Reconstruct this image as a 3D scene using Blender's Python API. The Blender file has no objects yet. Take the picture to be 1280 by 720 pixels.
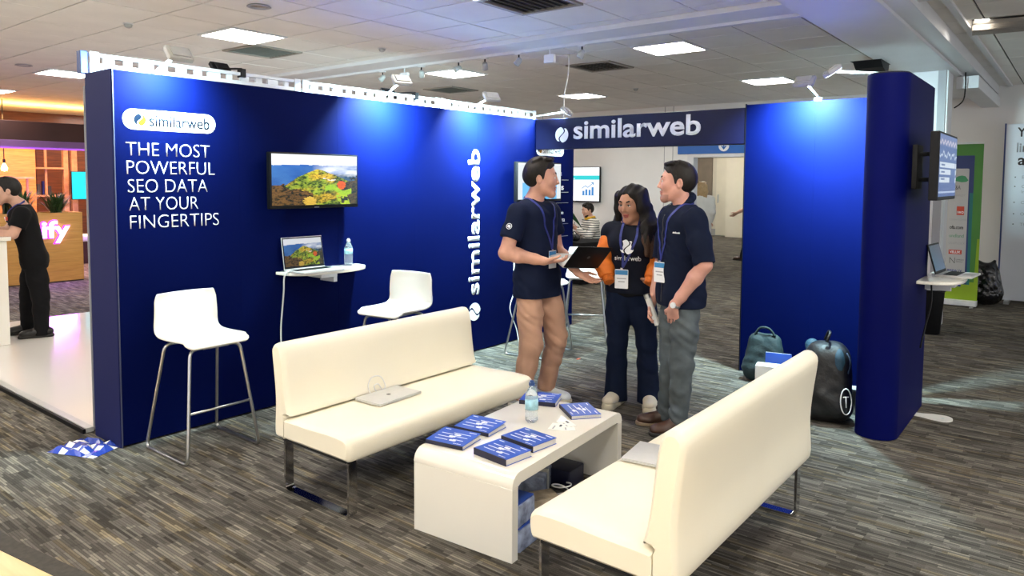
import bpy, bmesh, math, random
import numpy as np
from mathutils import Vector, Matrix
random.seed(7)
rng = np.random.default_rng(11)
PI = math.pi
scene = bpy.context.scene
COL = scene.collection

# ------------------------------------------------------------------ camera
YAW, PITCH, ROLL, FOC = 0.9032, -0.0630, 0.0064, 905.1
def camera_axes():
    cy, sy, cp, sp = math.cos(YAW), math.sin(YAW), math.cos(PITCH), math.sin(PITCH)
    f = Vector((sy*cp, cy*cp, sp)); r = Vector((cy, -sy, 0)); u = r.cross(f)
    return (math.cos(ROLL)*r + math.sin(ROLL)*u, -math.sin(ROLL)*r + math.cos(ROLL)*u, f)
cr, cu, cf = camera_axes()
camd = bpy.data.cameras.new('camera'); cam = bpy.data.objects.new('camera', camd); COL.objects.link(cam)
cam.matrix_world = Matrix(((cr.x, cu.x, -cf.x, 0), (cr.y, cu.y, -cf.y, 0), (cr.z, cu.z, -cf.z, 1.62), (0, 0, 0, 1)))
camd.sensor_width = 36; camd.lens = FOC/1280*36; camd.shift_y = -(360-283.3)/1280
camd.clip_start = 0.05; camd.clip_end = 200
scene.camera = cam

# ------------------------------------------------------------------ world, exposure
world = bpy.data.worlds.new('hall'); scene.world = world; world.use_nodes = True
world.node_tree.nodes['Background'].inputs[0].default_value = (0.93, 0.95, 1.0, 1)   # even fill light added at the hall's open sides, behind the camera
world.node_tree.nodes['Background'].inputs[1].default_value = 0.85
vs = scene.view_settings
vs.view_transform = 'Standard'; vs.look = 'None'; vs.exposure = 0.68; vs.gamma = 1.0; vs.use_curve_mapping = False
PANEL_LIGHT = 26.0      # strength of the square ceiling lights
CLIP_WATTS = 105.0       # clip-on lamps of the stand

# ------------------------------------------------------------------ helpers: materials
def mat(name, col, rough=0.5, metal=0.0, spec=0.5, grain=None, bump=None, emit=None, trans=0.0, coat=0.0, sheen=0.0):
    m = bpy.data.materials.new(name); m.use_nodes = True
    nt = m.node_tree; b = nt.nodes['Principled BSDF']
    b.inputs['Base Color'].default_value = (*col, 1); b.inputs['Roughness'].default_value = rough
    b.inputs['Metallic'].default_value = metal; b.inputs['Specular IOR Level'].default_value = spec
    b.inputs['Transmission Weight'].default_value = trans; b.inputs['Coat Weight'].default_value = coat
    b.inputs['Sheen Weight'].default_value = sheen
    tc = nt.nodes.new('ShaderNodeTexCoord')
    if grain:
        sc, amt = grain[0], grain[1]
        n = nt.nodes.new('ShaderNodeTexNoise'); n.inputs['Scale'].default_value = sc; n.inputs['Detail'].default_value = 4
        if len(grain) > 2:
            mp = nt.nodes.new('ShaderNodeMapping'); mp.inputs['Scale'].default_value = grain[2]
            nt.links.new(tc.outputs['Object'], mp.inputs[0]); nt.links.new(mp.outputs[0], n.inputs['Vector'])
        else:
            nt.links.new(tc.outputs['Object'], n.inputs['Vector'])
        r = nt.nodes.new('ShaderNodeValToRGB')
        r.color_ramp.elements[0].position = 0.3; r.color_ramp.elements[1].position = 0.7
        r.color_ramp.elements[0].color = (*[max(0, c*(1-amt)) for c in col], 1)
        r.color_ramp.elements[1].color = (*[min(1, c*(1+amt)) for c in col], 1)
        nt.links.new(n.outputs[0], r.inputs[0]); nt.links.new(r.outputs[0], b.inputs['Base Color'])
    if bump:
        n2 = nt.nodes.new('ShaderNodeTexNoise'); n2.inputs['Scale'].default_value = bump[0]; n2.inputs['Detail'].default_value = 5
        bp = nt.nodes.new('ShaderNodeBump'); bp.inputs['Strength'].default_value = bump[1]; bp.inputs['Distance'].default_value = 0.01
        nt.links.new(tc.outputs['Object'], n2.inputs['Vector']); nt.links.new(n2.outputs[0], bp.inputs['Height'])
        nt.links.new(bp.outputs[0], b.inputs['Normal'])
    if emit:
        b.inputs['Emission Color'].default_value = (*emit[0], 1); b.inputs['Emission Strength'].default_value = emit[1]
    return m

def vcol_mat(name, strength, rough=0.25, attr='Col'):
    """screen or print whose picture is stored per face corner"""
    m = bpy.data.materials.new(name); m.use_nodes = True; nt = m.node_tree; b = nt.nodes['Principled BSDF']
    a = nt.nodes.new('ShaderNodeVertexColor'); a.layer_name = attr
    b.inputs['Roughness'].default_value = rough
    if strength > 0:
        b.inputs['Base Color'].default_value = (0.01, 0.01, 0.01, 1)
        nt.links.new(a.outputs[0], b.inputs['Emission Color']); b.inputs['Emission Strength'].default_value = strength
    else:
        nt.links.new(a.outputs[0], b.inputs['Base Color'])
    return m

def carpet_mat():
    m = bpy.data.materials.new('striped_carpet'); m.use_nodes = True; nt = m.node_tree; b = nt.nodes['Principled BSDF']
    N = nt.nodes.new; L = nt.links.new
    geo = N('ShaderNodeNewGeometry'); sep = N('ShaderNodeSeparateXYZ'); L(geo.outputs['Position'], sep.inputs[0])
    def math_(op, a, bb=None, c=None):
        n = N('ShaderNodeMath'); n.operation = op
        for i, v in enumerate((a, bb, c)):
            if v is None: continue
            if isinstance(v, (int, float)): n.inputs[i].default_value = v
            else: L(v, n.inputs[i])
        return n.outputs[0]
    def cells(wid, length, seed):
        row = math_('FLOOR', math_('DIVIDE', sep.outputs[0], wid))
        w1 = N('ShaderNodeTexWhiteNoise'); w1.noise_dimensions = '1D'; L(math_('ADD', row, seed), w1.inputs['W'])
        u = math_('FLOOR', math_('ADD', math_('DIVIDE', sep.outputs[1], length), math_('MULTIPLY', w1.outputs[0], 17.3)))
        cb = N('ShaderNodeCombineXYZ'); L(row, cb.inputs[0]); L(u, cb.inputs[1]); cb.inputs[2].default_value = seed
        w2 = N('ShaderNodeTexWhiteNoise'); w2.noise_dimensions = '3D'; L(cb.outputs[0], w2.inputs['Vector'])
        return w2.outputs[0]
    RIB = 0.0125
    fine = cells(RIB, 0.15, 3.1); mid = cells(RIB*4, 0.14, 9.7); big = cells(0.5, 0.5, 21.3); tone = cells(RIB*2, 0.30, 33.0)
    nz = N('ShaderNodeTexNoise'); nz.inputs['Scale'].default_value = 240; L(geo.outputs['Position'], nz.inputs['Vector'])
    v = math_('ADD', math_('MULTIPLY', fine, 0.48), math_('MULTIPLY', mid, 0.34))
    v = math_('ADD', v, math_('MULTIPLY', big, 0.12)); v = math_('ADD', v, math_('MULTIPLY', math_('SUBTRACT', nz.outputs[0], 0.5), 0.45))
    fr = math_('FRACT', math_('DIVIDE', sep.outputs[0], RIB))
    rib = math_('SMOOTH_MIN', math_('MULTIPLY', math_('MULTIPLY', fr, math_('SUBTRACT', 1.0, fr)), 5.5), 1.0, 0.2)
    v = math_('MULTIPLY', v, math_('ADD', math_('MULTIPLY', rib, 0.42), 0.60))
    r = N('ShaderNodeValToRGB'); e = r.color_ramp.elements
    e[0].position = 0.10; e[0].color = (0.040, 0.036, 0.031, 1); e[1].position = 0.86; e[1].color = (0.270, 0.245, 0.200, 1)
    k = e.new(0.42); k.color = (0.096, 0.088, 0.077, 1); k = e.new(0.62); k.color = (0.148, 0.136, 0.117, 1)
    L(v, r.inputs[0])
    mixc = N('ShaderNodeMix'); mixc.data_type = 'RGBA'; mixc.blend_type = 'MULTIPLY'; L(math_('MULTIPLY', math_('GREATER_THAN', tone, 0.86), 0.5), mixc.inputs['Factor'])
    L(r.outputs[0], mixc.inputs['A']); mixc.inputs['B'].default_value = (1.15, 1.0, 0.66, 1)
    L(mixc.outputs['Result'], b.inputs['Base Color']); b.inputs['Roughness'].default_value = 0.95
    b.inputs['Specular IOR Level'].default_value = 0.1
    bp = N('ShaderNodeBump'); bp.inputs['Strength'].default_value = 0.5; bp.inputs['Distance'].default_value = 0.004
    L(v, bp.inputs['Height']); L(bp.outputs[0], b.inputs['Normal'])
    return m

def wood_mat(name, a, c, scale=3.0, axis=(1, 1, 12), rough=0.4):
    m = bpy.data.materials.new(name); m.use_nodes = True; nt = m.node_tree; b = nt.nodes['Principled BSDF']
    tc = nt.nodes.new('ShaderNodeTexCoord'); mp = nt.nodes.new('ShaderNodeMapping'); mp.inputs['Scale'].default_value = axis
    n = nt.nodes.new('ShaderNodeTexNoise'); n.inputs['Scale'].default_value = scale; n.inputs['Detail'].default_value = 6; n.inputs['Distortion'].default_value = 0.6
    r = nt.nodes.new('ShaderNodeValToRGB'); r.color_ramp.elements[0].color = (*a, 1); r.color_ramp.elements[1].color = (*c, 1)
    r.color_ramp.elements[0].position = 0.3; r.color_ramp.elements[1].position = 0.7
    L = nt.links.new; L(tc.outputs['Object'], mp.inputs[0]); L(mp.outputs[0], n.inputs['Vector']); L(n.outputs[0], r.inputs[0]); L(r.outputs[0], b.inputs['Base Color'])
    b.inputs['Roughness'].default_value = rough
    return m

M = {}
M['carpet'] = carpet_mat()
M['blue_fabric'] = mat('blue_fabric', (0.0008, 0.0032, 0.042), 0.6, spec=0.03, grain=(1.4, 0.10), bump=(2.0, 0.05))
M['blue_fabric_side'] = mat('blue_fabric_side', (0.0012, 0.0028, 0.072), 0.55, spec=0.06, grain=(2, 0.1))
M['header_fabric'] = mat('header_fabric', (0.0030, 0.0042, 0.032), 0.5, spec=0.2, grain=(2, 0.1))
M['end_sheen'] = mat('end_sheen', (0.014, 0.018, 0.085), 0.6, spec=0.1)  # same blue fabric, greyed and lightened for the stage's reflection
M['graphic_white'] = mat('graphic_white', (0.86, 0.88, 0.90), 0.5, grain=(30, 0.02))
M['graphic_grey'] = mat('graphic_grey', (0.35, 0.36, 0.38), 0.6)
M['graphic_navy'] = mat('graphic_navy', (0.01, 0.03, 0.22), 0.5)
M['graphic_cyan'] = mat('graphic_cyan', (0.001, 0.014, 0.045), 0.5)
M['graphic_blue'] = mat('graphic_blue', (0.01, 0.10, 0.40), 0.5)
M['pill_ink'] = mat('pill_ink', (0.0006, 0.0055, 0.016), 0.6, spec=0.1)
M['pill_yellow'] = mat('pill_yellow', (0.10, 0.05, 0.004), 0.6, spec=0.1)
M['graphic_yellow'] = mat('graphic_yellow', (0.60, 0.30, 0.03), 0.5)
M['frame_white'] = mat('frame_white', (0.72, 0.76, 0.76), 0.4, grain=(15, 0.05))
M['white_wall'] = mat('white_wall', (0.80, 0.795, 0.775), 0.75, grain=(1.5, 0.03), bump=(120, 0.03))
M['cream_wall'] = mat('cream_wall', (0.72, 0.67, 0.55), 0.7, grain=(1.5, 0.03))
M['cream_door'] = mat('cream_door', (0.80, 0.74, 0.60), 0.5, grain=(3, 0.03))
M['grey_skirting'] = mat('grey_skirting', (0.42, 0.42, 0.42), 0.5)
M['brown_panel'] = mat('brown_panel', (0.20, 0.16, 0.12), 0.6, grain=(4, 0.1))
M['ceiling_tile'] = mat('ceiling_tile', (0.80, 0.77, 0.72), 0.9, grain=(2.2, 0.04), bump=(300, 0.12))
M['ceiling_gap'] = mat('ceiling_gap', (0.03, 0.028, 0.026), 0.9)
M['white_paint'] = mat('white_paint', (0.70, 0.70, 0.71), 0.45, grain=(3, 0.03))
M['grey_paint'] = mat('grey_paint', (0.33, 0.33, 0.34), 0.5, grain=(3, 0.05))
M['panel_light'] = mat('panel_light', (0.9, 0.9, 0.9), 0.5, emit=((1.0, 0.95, 0.86), PANEL_LIGHT))
M['vent_dark'] = mat('vent_dark', (0.02, 0.018, 0.016), 0.7)
M['vent_slat'] = mat('vent_slat', (0.30, 0.27, 0.23), 0.5)
M['cream_leather'] = mat('cream_leather', (0.86, 0.81, 0.66), 0.42, spec=0.45, grain=(2.0, 0.02), bump=(160, 0.05))
M['chrome'] = mat('chrome', (0.62, 0.62, 0.63), 0.10, metal=1.0, grain=(8, 0.04))
M['steel'] = mat('steel', (0.55, 0.55, 0.54), 0.28, metal=1.0, grain=(20, 0.05))
M['white_gloss'] = mat('white_gloss', (0.86, 0.83, 0.74), 0.12, spec=0.5, coat=0.5, grain=(3, 0.01))
M['white_plastic'] = mat('white_plastic', (0.86, 0.85, 0.80), 0.35, spec=0.5, grain=(5, 0.01))
M['black_plastic'] = mat('black_plastic', (0.005, 0.005, 0.006), 0.45, spec=0.2, grain=(30, 0.2))
M['black_matte'] = mat('black_matte', (0.006, 0.006, 0.007), 0.75, grain=(30, 0.3))
M['dark_grey'] = mat('dark_grey', (0.035, 0.035, 0.038), 0.5, grain=(30, 0.1))
M['aluminium'] = mat('aluminium', (0.60, 0.60, 0.585), 0.4, metal=0.25, grain=(40, 0.03))
M['lamp_grey'] = mat('lamp_grey', (0.40, 0.40, 0.38), 0.4, grain=(20, 0.05))
M['lamp_face'] = mat('lamp_face', (0.9, 0.9, 0.9), 0.4, emit=((0.82, 0.96, 1.0), 6.0))
M['book_blue'] = mat('book_blue', (0.020, 0.085, 0.46), 0.35, spec=0.5, grain=(6, 0.15))
M['book_spine'] = mat('book_spine', (0.006, 0.007, 0.03), 0.5, grain=(20, 0.2))
M['paper'] = mat('paper', (0.80, 0.79, 0.74), 0.8, grain=(60, 0.03))
M['paper_edge'] = mat('paper_edge', (0.62, 0.61, 0.58), 0.8, grain=(180, 0.15, (1, 1, 8)))
M['pet_clear'] = mat('pet_clear', (0.86, 0.93, 0.97), 0.06, trans=0.85, spec=0.5)
M['water_label'] = mat('water_label', (0.35, 0.62, 0.72), 0.4, grain=(30, 0.3))
M['cap_blue'] = mat('cap_blue', (0.02, 0.06, 0.20), 0.4)
M['film_wrap'] = mat('film_wrap', (0.30, 0.35, 0.48), 0.12, spec=0.8, grain=(14, 0.6), bump=(40, 0.6))
M['brown_wrap'] = mat('brown_wrap', (0.50, 0.40, 0.27), 0.25, spec=0.8, grain=(12, 0.4), bump=(30, 0.6))
M['white_cable'] = mat('white_cable', (0.75, 0.75, 0.73), 0.5)
M['navy_bag'] = mat('navy_bag', (0.012, 0.045, 0.075), 0.7, grain=(10, 0.3), bump=(60, 0.3))
M['green_bag'] = mat('green_bag', (0.012, 0.026, 0.028), 0.7, grain=(10, 0.3), bump=(60, 0.3))
M['black_bag'] = mat('black_bag', (0.005, 0.005, 0.006), 0.5, grain=(10, 0.3), bump=(25, 0.5))
M['bin_bag'] = mat('bin_bag', (0.006, 0.006, 0.007), 0.18, spec=0.7, grain=(9, 0.3), bump=(16, 1.0))
M['platform'] = mat('platform', (0.74, 0.71, 0.68), 0.13, spec=0.5, grain=(0.8, 0.02))
M['orange_wood'] = wood_mat('orange_wood', (0.40, 0.17, 0.035), (0.62, 0.30, 0.07), 3.0, (1.2, 1.2, 14))
M['red_wood'] = wood_mat('red_wood', (0.10, 0.026, 0.010), (0.20, 0.055, 0.018), 2.5, (1, 1, 10))
M['planter_wood'] = wood_mat('planter_wood', (0.46, 0.22, 0.05), (0.60, 0.32, 0.085), 3.0, (1, 1, 16), 0.5)
M['floor_wood'] = wood_mat('floor_wood', (0.70, 0.50, 0.24), (0.86, 0.68, 0.40), 2.2, (8, 0.8, 1), 0.35)
M['pale_timber'] = wood_mat('pale_timber', (0.48, 0.25, 0.13), (0.62, 0.36, 0.2), 4.0, (3, 3, 3), 0.5)
M['dark_red'] = mat('dark_red', (0.035, 0.007, 0.005), 0.7, grain=(2, 0.2))
M['purple_trim'] = mat('purple_trim', (0.16, 0.07, 0.22), 0.6, grain=(3, 0.1))
M['neon'] = mat('neon', (0.9, 0.8, 0.95), 0.4, emit=((0.95, 0.80, 1.0), 2.2))
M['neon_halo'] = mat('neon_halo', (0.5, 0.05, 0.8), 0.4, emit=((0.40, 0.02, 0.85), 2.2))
M['bulb_glow'] = mat('bulb_glow', (1, 0.6, 0.2), 0.2, emit=((1.0, 0.55, 0.16), 25.0))
M['leaf'] = mat('leaf', (0.030, 0.075, 0.018), 0.5, grain=(6, 0.5))
M['leaf_dark'] = mat('leaf_dark', (0.012, 0.085, 0.022), 0.3, grain=(6, 0.4))
M['soil'] = mat('soil', (0.03, 0.02, 0.012), 0.9, grain=(20, 0.4))
M['sign_blue'] = mat('sign_blue', (0.006, 0.12, 0.46), 0.45, grain=(3, 0.04))
M['banner_green'] = mat('banner_green', (0.06, 0.22, 0.035), 0.5, grain=(3, 0.1))
M['banner_lime'] = mat('banner_lime', (0.26, 0.42, 0.012), 0.5, grain=(3, 0.1))
M['banner_navy'] = mat('banner_navy', (0.025, 0.045, 0.16), 0.5)
M['banner_teal'] = mat('banner_teal', (0.01, 0.16, 0.16), 0.5)
M['banner_grey'] = mat('banner_grey', (0.47, 0.48, 0.47), 0.5)
M['logo_red'] = mat('logo_red', (0.55, 0.06, 0.025), 0.5)
M['logo_dark'] = mat('logo_dark', (0.03, 0.03, 0.03), 0.5)
M['logo_green'] = mat('logo_green', (0.05, 0.28, 0.12), 0.5)
M['board_white'] = mat('board_white', (0.68, 0.72, 0.78), 0.5, grain=(2, 0.02))
M['board_blue'] = mat('board_blue', (0.03, 0.06, 0.20), 0.5)
M['red_scrap'] = mat('red_scrap', (0.5, 0.10, 0.05), 0.6)

# ------------------------------------------------------------------ helpers: shapes
def V(*a): return Vector(a)
def new_bm(): return bmesh.new()
def box(bm, x0, x1, y0, y1, z0, z1, mx=None):
    r = bmesh.ops.create_cube(bm, size=1.0)
    for v in r['verts']:
        v.co = Vector((x0+(v.co.x+.5)*(x1-x0), y0+(v.co.y+.5)*(y1-y0), z0+(v.co.z+.5)*(z1-z0)))
        if mx is not None: v.co = mx @ v.co
    return r['verts']
def bevel(bm, w, seg=2, edges=None):
    bmesh.ops.bevel(bm, geom=list(edges or bm.edges), offset=w, segments=seg, profile=0.5, affect='EDGES')
def bbox_bm(x0, x1, y0, y1, z0, z1, bv=0.0, seg=2):
    bm = new_bm(); box(bm, x0, x1, y0, y1, z0, z1)
    if bv: bevel(bm, bv, seg)
    return bm
def tube(bm, pts, r, n=8, caps=True):
    pts = [Vector(p) for p in pts]; rr = r if hasattr(r, '__len__') else [r]*len(pts)
    rings = []; prev = None
    for i, p in enumerate(pts):
        t = (pts[min(i+1, len(pts)-1)] - pts[max(i-1, 0)]).normalized()
        if prev is None:
            a = t.orthogonal().normalized()
        else:
            a = prev - t*prev.dot(t)
            a = a.normalized() if a.length > 1e-6 else t.orthogonal().normalized()
        prev = a; bb = t.cross(a)
        rings.append([bm.verts.new(p + (a*math.cos(2*PI*k/n) + bb*math.sin(2*PI*k/n))*rr[i]) for k in range(n)])
    for i in range(len(rings)-1):
        for k in range(n):
            bm.faces.new((rings[i][k], rings[i][(k+1) % n], rings[i+1][(k+1) % n], rings[i+1][k]))
    if caps:
        bm.faces.new(rings[0][::-1]); bm.faces.new(rings[-1])
def smooth_path(pts, sub=6):
    P = [Vector(p) for p in pts]; out = []
    for i in range(len(P)-1):
        a, b, c, d = P[max(i-1, 0)], P[i], P[i+1], P[min(i+2, len(P)-1)]
        for s in range(sub):
            t = s/sub
            out.append(0.5*((2*b)+(-a+c)*t+(2*a-5*b+4*c-d)*t*t+(-a+3*b-3*c+d)*t**3))
    out.append(P[-1]); return out
def round_path(pts, r, seg=5):
    P = [Vector(p) for p in pts]; out = [P[0]]
    for i in range(1, len(P)-1):
        d1 = (P[i-1]-P[i]); d2 = (P[i+1]-P[i]); rr = min(r, d1.length*.49, d2.length*.49)
        a = P[i]+d1.normalized()*rr; b = P[i]+d2.normalized()*rr
        for s in range(seg+1):
            t = s/seg; out.append((1-t)**2*a+2*t*(1-t)*P[i]+t*t*b)
    out.append(P[-1]); return out
def lathe(bm, prof, n=20, origin=(0, 0, 0)):
    o = Vector(origin); rings = []
    for r, z in prof:
        rings.append([bm.verts.new(o+Vector((r*math.cos(2*PI*k/n), r*math.sin(2*PI*k/n), z))) for k in range(n)])
    for i in range(len(rings)-1):
        for k in range(n):
            bm.faces.new((rings[i][k], rings[i][(k+1) % n], rings[i+1][(k+1) % n], rings[i+1][k]))
    bm.faces.new(rings[0][::-1]); bm.faces.new(rings[-1])
def prism(bm, poly, depth, fr):
    """2D polygon extruded along the frame's z: fr(x, y, z) -> Vector"""
    a = [bm.verts.new(fr(x, y, 0)) for x, y in poly]; b = [bm.verts.new(fr(x, y, depth)) for x, y in poly]
    n = len(poly)
    bm.faces.new(a[::-1]); bm.faces.new(b)
    for i in range(n): bm.faces.new((a[i], a[(i+1) % n], b[(i+1) % n], b[i]))
def link(o, parent=None):
    COL.objects.link(o)
    if parent is not None: o.parent = parent
    return o
def obj(name, bm, m, parent=None, smooth=False, loc=None, fix=True):
    if fix: bmesh.ops.recalc_face_normals(bm, faces=bm.faces)
    me = bpy.data.meshes.new(name); bm.to_mesh(me); bm.free()
    for mm in (m if isinstance(m, (list, tuple)) else [m]): me.materials.append(mm)
    if smooth:
        me.polygons.foreach_set('use_smooth', [True]*len(me.polygons))
        if smooth == 'auto': me.set_sharp_from_angle(angle=math.radians(35))
    o = bpy.data.objects.new(name, me)
    if loc: o.location = loc
    return link(o, parent)
def tag(o, label=None, cat=None, group=None, kind=None):
    if label: o['label'] = label
    if cat: o['category'] = cat
    if group: o['group'] = group
    if kind: o['kind'] = kind
    return o
def thing(name, label, cat, loc=(0, 0, 0), rotz=0.0, group=None):
    o = bpy.data.objects.new(name, None); COL.objects.link(o); o.empty_display_size = 0.1
    o.location = loc; o.rotation_euler = (0, 0, rotz)
    return tag(o, label, cat, group)
def copy_tree(o, parent=None):
    c = o.copy(); COL.objects.link(c)
    if parent is not None: c.parent = parent
    for ch in list(o.children): copy_tree(ch, c)
    return c
def frame(o, xa, ya):
    """matrix of a plane at o with text direction xa and up direction ya"""
    xa = Vector(xa).normalized(); ya = Vector(ya).normalized(); za = xa.cross(ya)
    return Matrix(((xa.x, ya.x, za.x, o[0]), (xa.y, ya.y, za.y, o[1]), (xa.z, ya.z, za.z, o[2]), (0, 0, 0, 1)))
def text(body, m, parent, mx, width=None, height=None, extrude=0.0012, bold=0.0, name='lettering', spacing=1.0, align='L'):
    c = bpy.data.curves.new('t', 'FONT'); c.body = body; c.extrude = 0.0; c.offset = bold; c.space_character = spacing; c.resolution_u = 4
    o = bpy.data.objects.new('t', c); COL.objects.link(o)
    dg = bpy.context.evaluated_depsgraph_get(); me = bpy.data.meshes.new_from_object(o.evaluated_get(dg))
    bpy.data.objects.remove(o); bpy.data.curves.remove(c)
    if len(me.vertices) == 0: return None
    co = np.zeros(len(me.vertices)*3); me.vertices.foreach_get('co', co); co = co.reshape(-1, 3)
    lo, hi = co.min(0), co.max(0); s = hi-lo
    kx = ky = None
    if width: kx = width/s[0]
    if height: ky = height/s[1]
    kx = kx or ky; ky = ky or kx
    co[:, 0] = (co[:, 0]-lo[0])*kx; co[:, 1] = (co[:, 1]-lo[1])*ky
    if align == 'C': co[:, 0] -= s[0]*kx/2
    co[:, 2] = 0
    bm = new_bm(); bm.from_mesh(me); bpy.data.meshes.remove(me)
    for v, p in zip(bm.verts, co): v.co = p
    bmesh.ops.remove_doubles(bm, verts=bm.verts, dist=1e-6)
    if extrude:
        g = bmesh.ops.extrude_face_region(bm, geom=list(bm.faces))
        for e in g['geom']:
            if isinstance(e, bmesh.types.BMVert): e.co.z += extrude
    bm.transform(mx)
    return obj(name, bm, m, parent)
def quad_print(name, m, parent, mx, w, h, t=0.0015, round_=0.0):
    """thin printed or stuck-on sheet, centred on mx"""
    bm = new_bm()
    if round_ > 0:
        poly = []
        for cx, cy, a0 in ((w/2-round_, h/2-round_, 0), (-w/2+round_, h/2-round_, 90), (-w/2+round_, -h/2+round_, 180), (w/2-round_, -h/2+round_, 270)):
            for k in range(7):
                a = math.radians(a0+15*k); poly.append((cx+round_*math.cos(a), cy+round_*math.sin(a)))
    else:
        poly = [(-w/2, -h/2), (w/2, -h/2), (w/2, h/2), (-w/2, h/2)]
    prism(bm, poly, t, lambda x, y, z: mx @ Vector((x, y, z)))
    return obj(name, bm, m, parent)
def mark_polys(r=1.0, n=14):
    """the two drop shapes of the round brand mark, in a disc of radius r"""
    left = []; right = []
    gap = 0.10*r
    # S-shaped divider from top to bottom
    S = [(0.42*r*math.sin(PI*t*2)*0.9, r*(1-2*t)) for t in [i/n for i in range(n+1)]]
    for x, y in S:
        y2 = max(-1, min(1, y/r)); lim = math.sqrt(max(0, 1-y2*y2))*r
    def side(sg, ylo, yhi):
        out = []; ins = []
        for i in range(n+1):
            y = yhi+(ylo-yhi)*i/n
            lim = math.sqrt(max(0, 1-(y/r)**2))*r
            t = (1-y/r)/2; sx = 0.40*r*math.sin(2*PI*t)
            out.append((sg*lim, y)); e = sx+sg*gap
            ins.append((e if sg*e < lim else sg*lim, y))
        return out + ins[::-1]
    L_ = side(-1, -0.80*r, 0.97*r); R_ = side(1, -0.97*r, 0.80*r)
    return L_, R_
def brand_mark(parent, mx, r, m1, m2, t=0.0012, name='logo'):
    for poly, m in zip(mark_polys(r), (m1, m2)):
        bm = new_bm(); prism(bm, poly, t, lambda x, y, z: mx @ Vector((x, y, z)))
        bmesh.ops.remove_doubles(bm, verts=bm.verts, dist=1e-6)
        obj(name, bm, m, parent)
def picture(name, img, parent, mx, w, h, m):
    """flat screen picture: one small quad per colour sample (img: rows top-down, linear rgb)"""
    H, W, _ = img.shape
    xs = np.linspace(-w/2, w/2, W+1); ys = np.linspace(h/2, -h/2, H+1)
    X, Y = np.meshgrid(xs, ys); P = np.stack([X, Y, np.zeros_like(X)], -1).reshape(-1, 3)
    mm = np.array(mx)[:3]; P = P @ mm[:, :3].T + mm[:, 3]
    i = np.arange(H)[:, None]*(W+1)+np.arange(W)[None]
    F = np.stack([i+W+1, i+W+2, i+1, i], -1).reshape(-1, 4)
    me = np_mesh(name, P, F, False)
    a = me.color_attributes.new('Col', 'FLOAT_COLOR', 'CORNER')
    c = np.ones((H*W, 4, 4), np.float32); c[:, :, :3] = img.reshape(-1, 1, 3); a.data.foreach_set('color', c.ravel())
    me.materials.append(m); o = bpy.data.objects.new(name, me)
    return link(o, parent)
def np_mesh(name, P, F, smooth=True):
    me = bpy.data.meshes.new(name); n = len(F); k = F.shape[1]
    me.vertices.add(len(P)); me.vertices.foreach_set('co', np.asarray(P, np.float32).ravel())
    me.loops.add(n*k); me.loops.foreach_set('vertex_index', np.asarray(F, np.int32).ravel())
    me.polygons.add(n); me.polygons.foreach_set('loop_start', np.arange(0, n*k, k, dtype=np.int32))
    me.polygons.foreach_set('loop_total', np.full(n, k, np.int32))
    if smooth: me.polygons.foreach_set('use_smooth', np.ones(n, bool))
    me.update(calc_edges=True)
    return me
# ================================================================== LARGE STRUCTURE
XF, YB = 12.3, 17.5            # far wall, wood wall at the far left
tag(obj('floor', bbox_bm(-5, 24, -6, 19, -0.1, 0.0), M['carpet']), 'grey brown carpet with short woven stripes across the hall', None, None, 'structure')
CE = obj('ceiling', bbox_bm(-5, 24, -6, 19, 3.012, 3.1), M['ceiling_gap'])
tag(CE, 'suspended ceiling of square off-white tiles', None, None, 'structure')
# grid of 0.6 m tiles; the openings of lights and vents stay free
GX, GY, T = 1.8376, 4.316, 0.6
LIGHTS = []
for a in range(-2, 4):
    for b in range(-4, 4):
        if a > 0 and b < -1: continue
        LIGHTS.append((3+5*a, 3+5*b+(2 if b >= 1 else 0)))
VENTS = {(4, 4): 0, (10, 5): 1, (9, 0): 2, (4, -2): 3}
occupied = set(LIGHTS) | set(VENTS)
bm = bbox_bm(-0.293, 0.293, -0.293, 0.293, 0, 0.014)
for f in bm.faces: pass
tile_me = bpy.data.meshes.new('ceiling_tile'); bm.to_mesh(tile_me); bm.free(); tile_me.materials.append(M['ceiling_tile'])
tiles = []
for i in range(-11, 37):
    for j in range(-17, 24):
        if (i, j) in occupied: continue
        x, y = GX+T*(i+.5), GY+T*(j+.5)
        if x > XF+0.2: continue
        v = Vector((x, y, 1.38)); d = v.dot(cf)
        if d > 0.3:
            px, py = 640+FOC*v.dot(cr)/d, 283-FOC*v.dot(cu)/d
            vis = -60 < px < 1340 and -40 < py
            area = 1/d**2 if vis else 0
        else: area = 0
        tiles.append((area, x, y))
tiles.sort(reverse=True)
for a, x, y in tiles[:300]:
    if a == 0: break
    o = bpy.data.objects.new('ceiling_tile', tile_me); o.location = (x, y, 2.998+random.uniform(0, .0015)); o.rotation_euler = (random.uniform(-.002, .002), random.uniform(-.002, .002), 0); link(o, CE)
done = sum(1 for t in tiles[:300] if t[0] > 0)
bm = new_bm()
for a, x, y in tiles[done:]: box(bm, x-.293, x+.293, y-.293, y+.293, 2.998, 3.011)
tag(obj('distant_ceiling_tiles', bm, M['ceiling_tile'], CE), kind='stuff')
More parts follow.
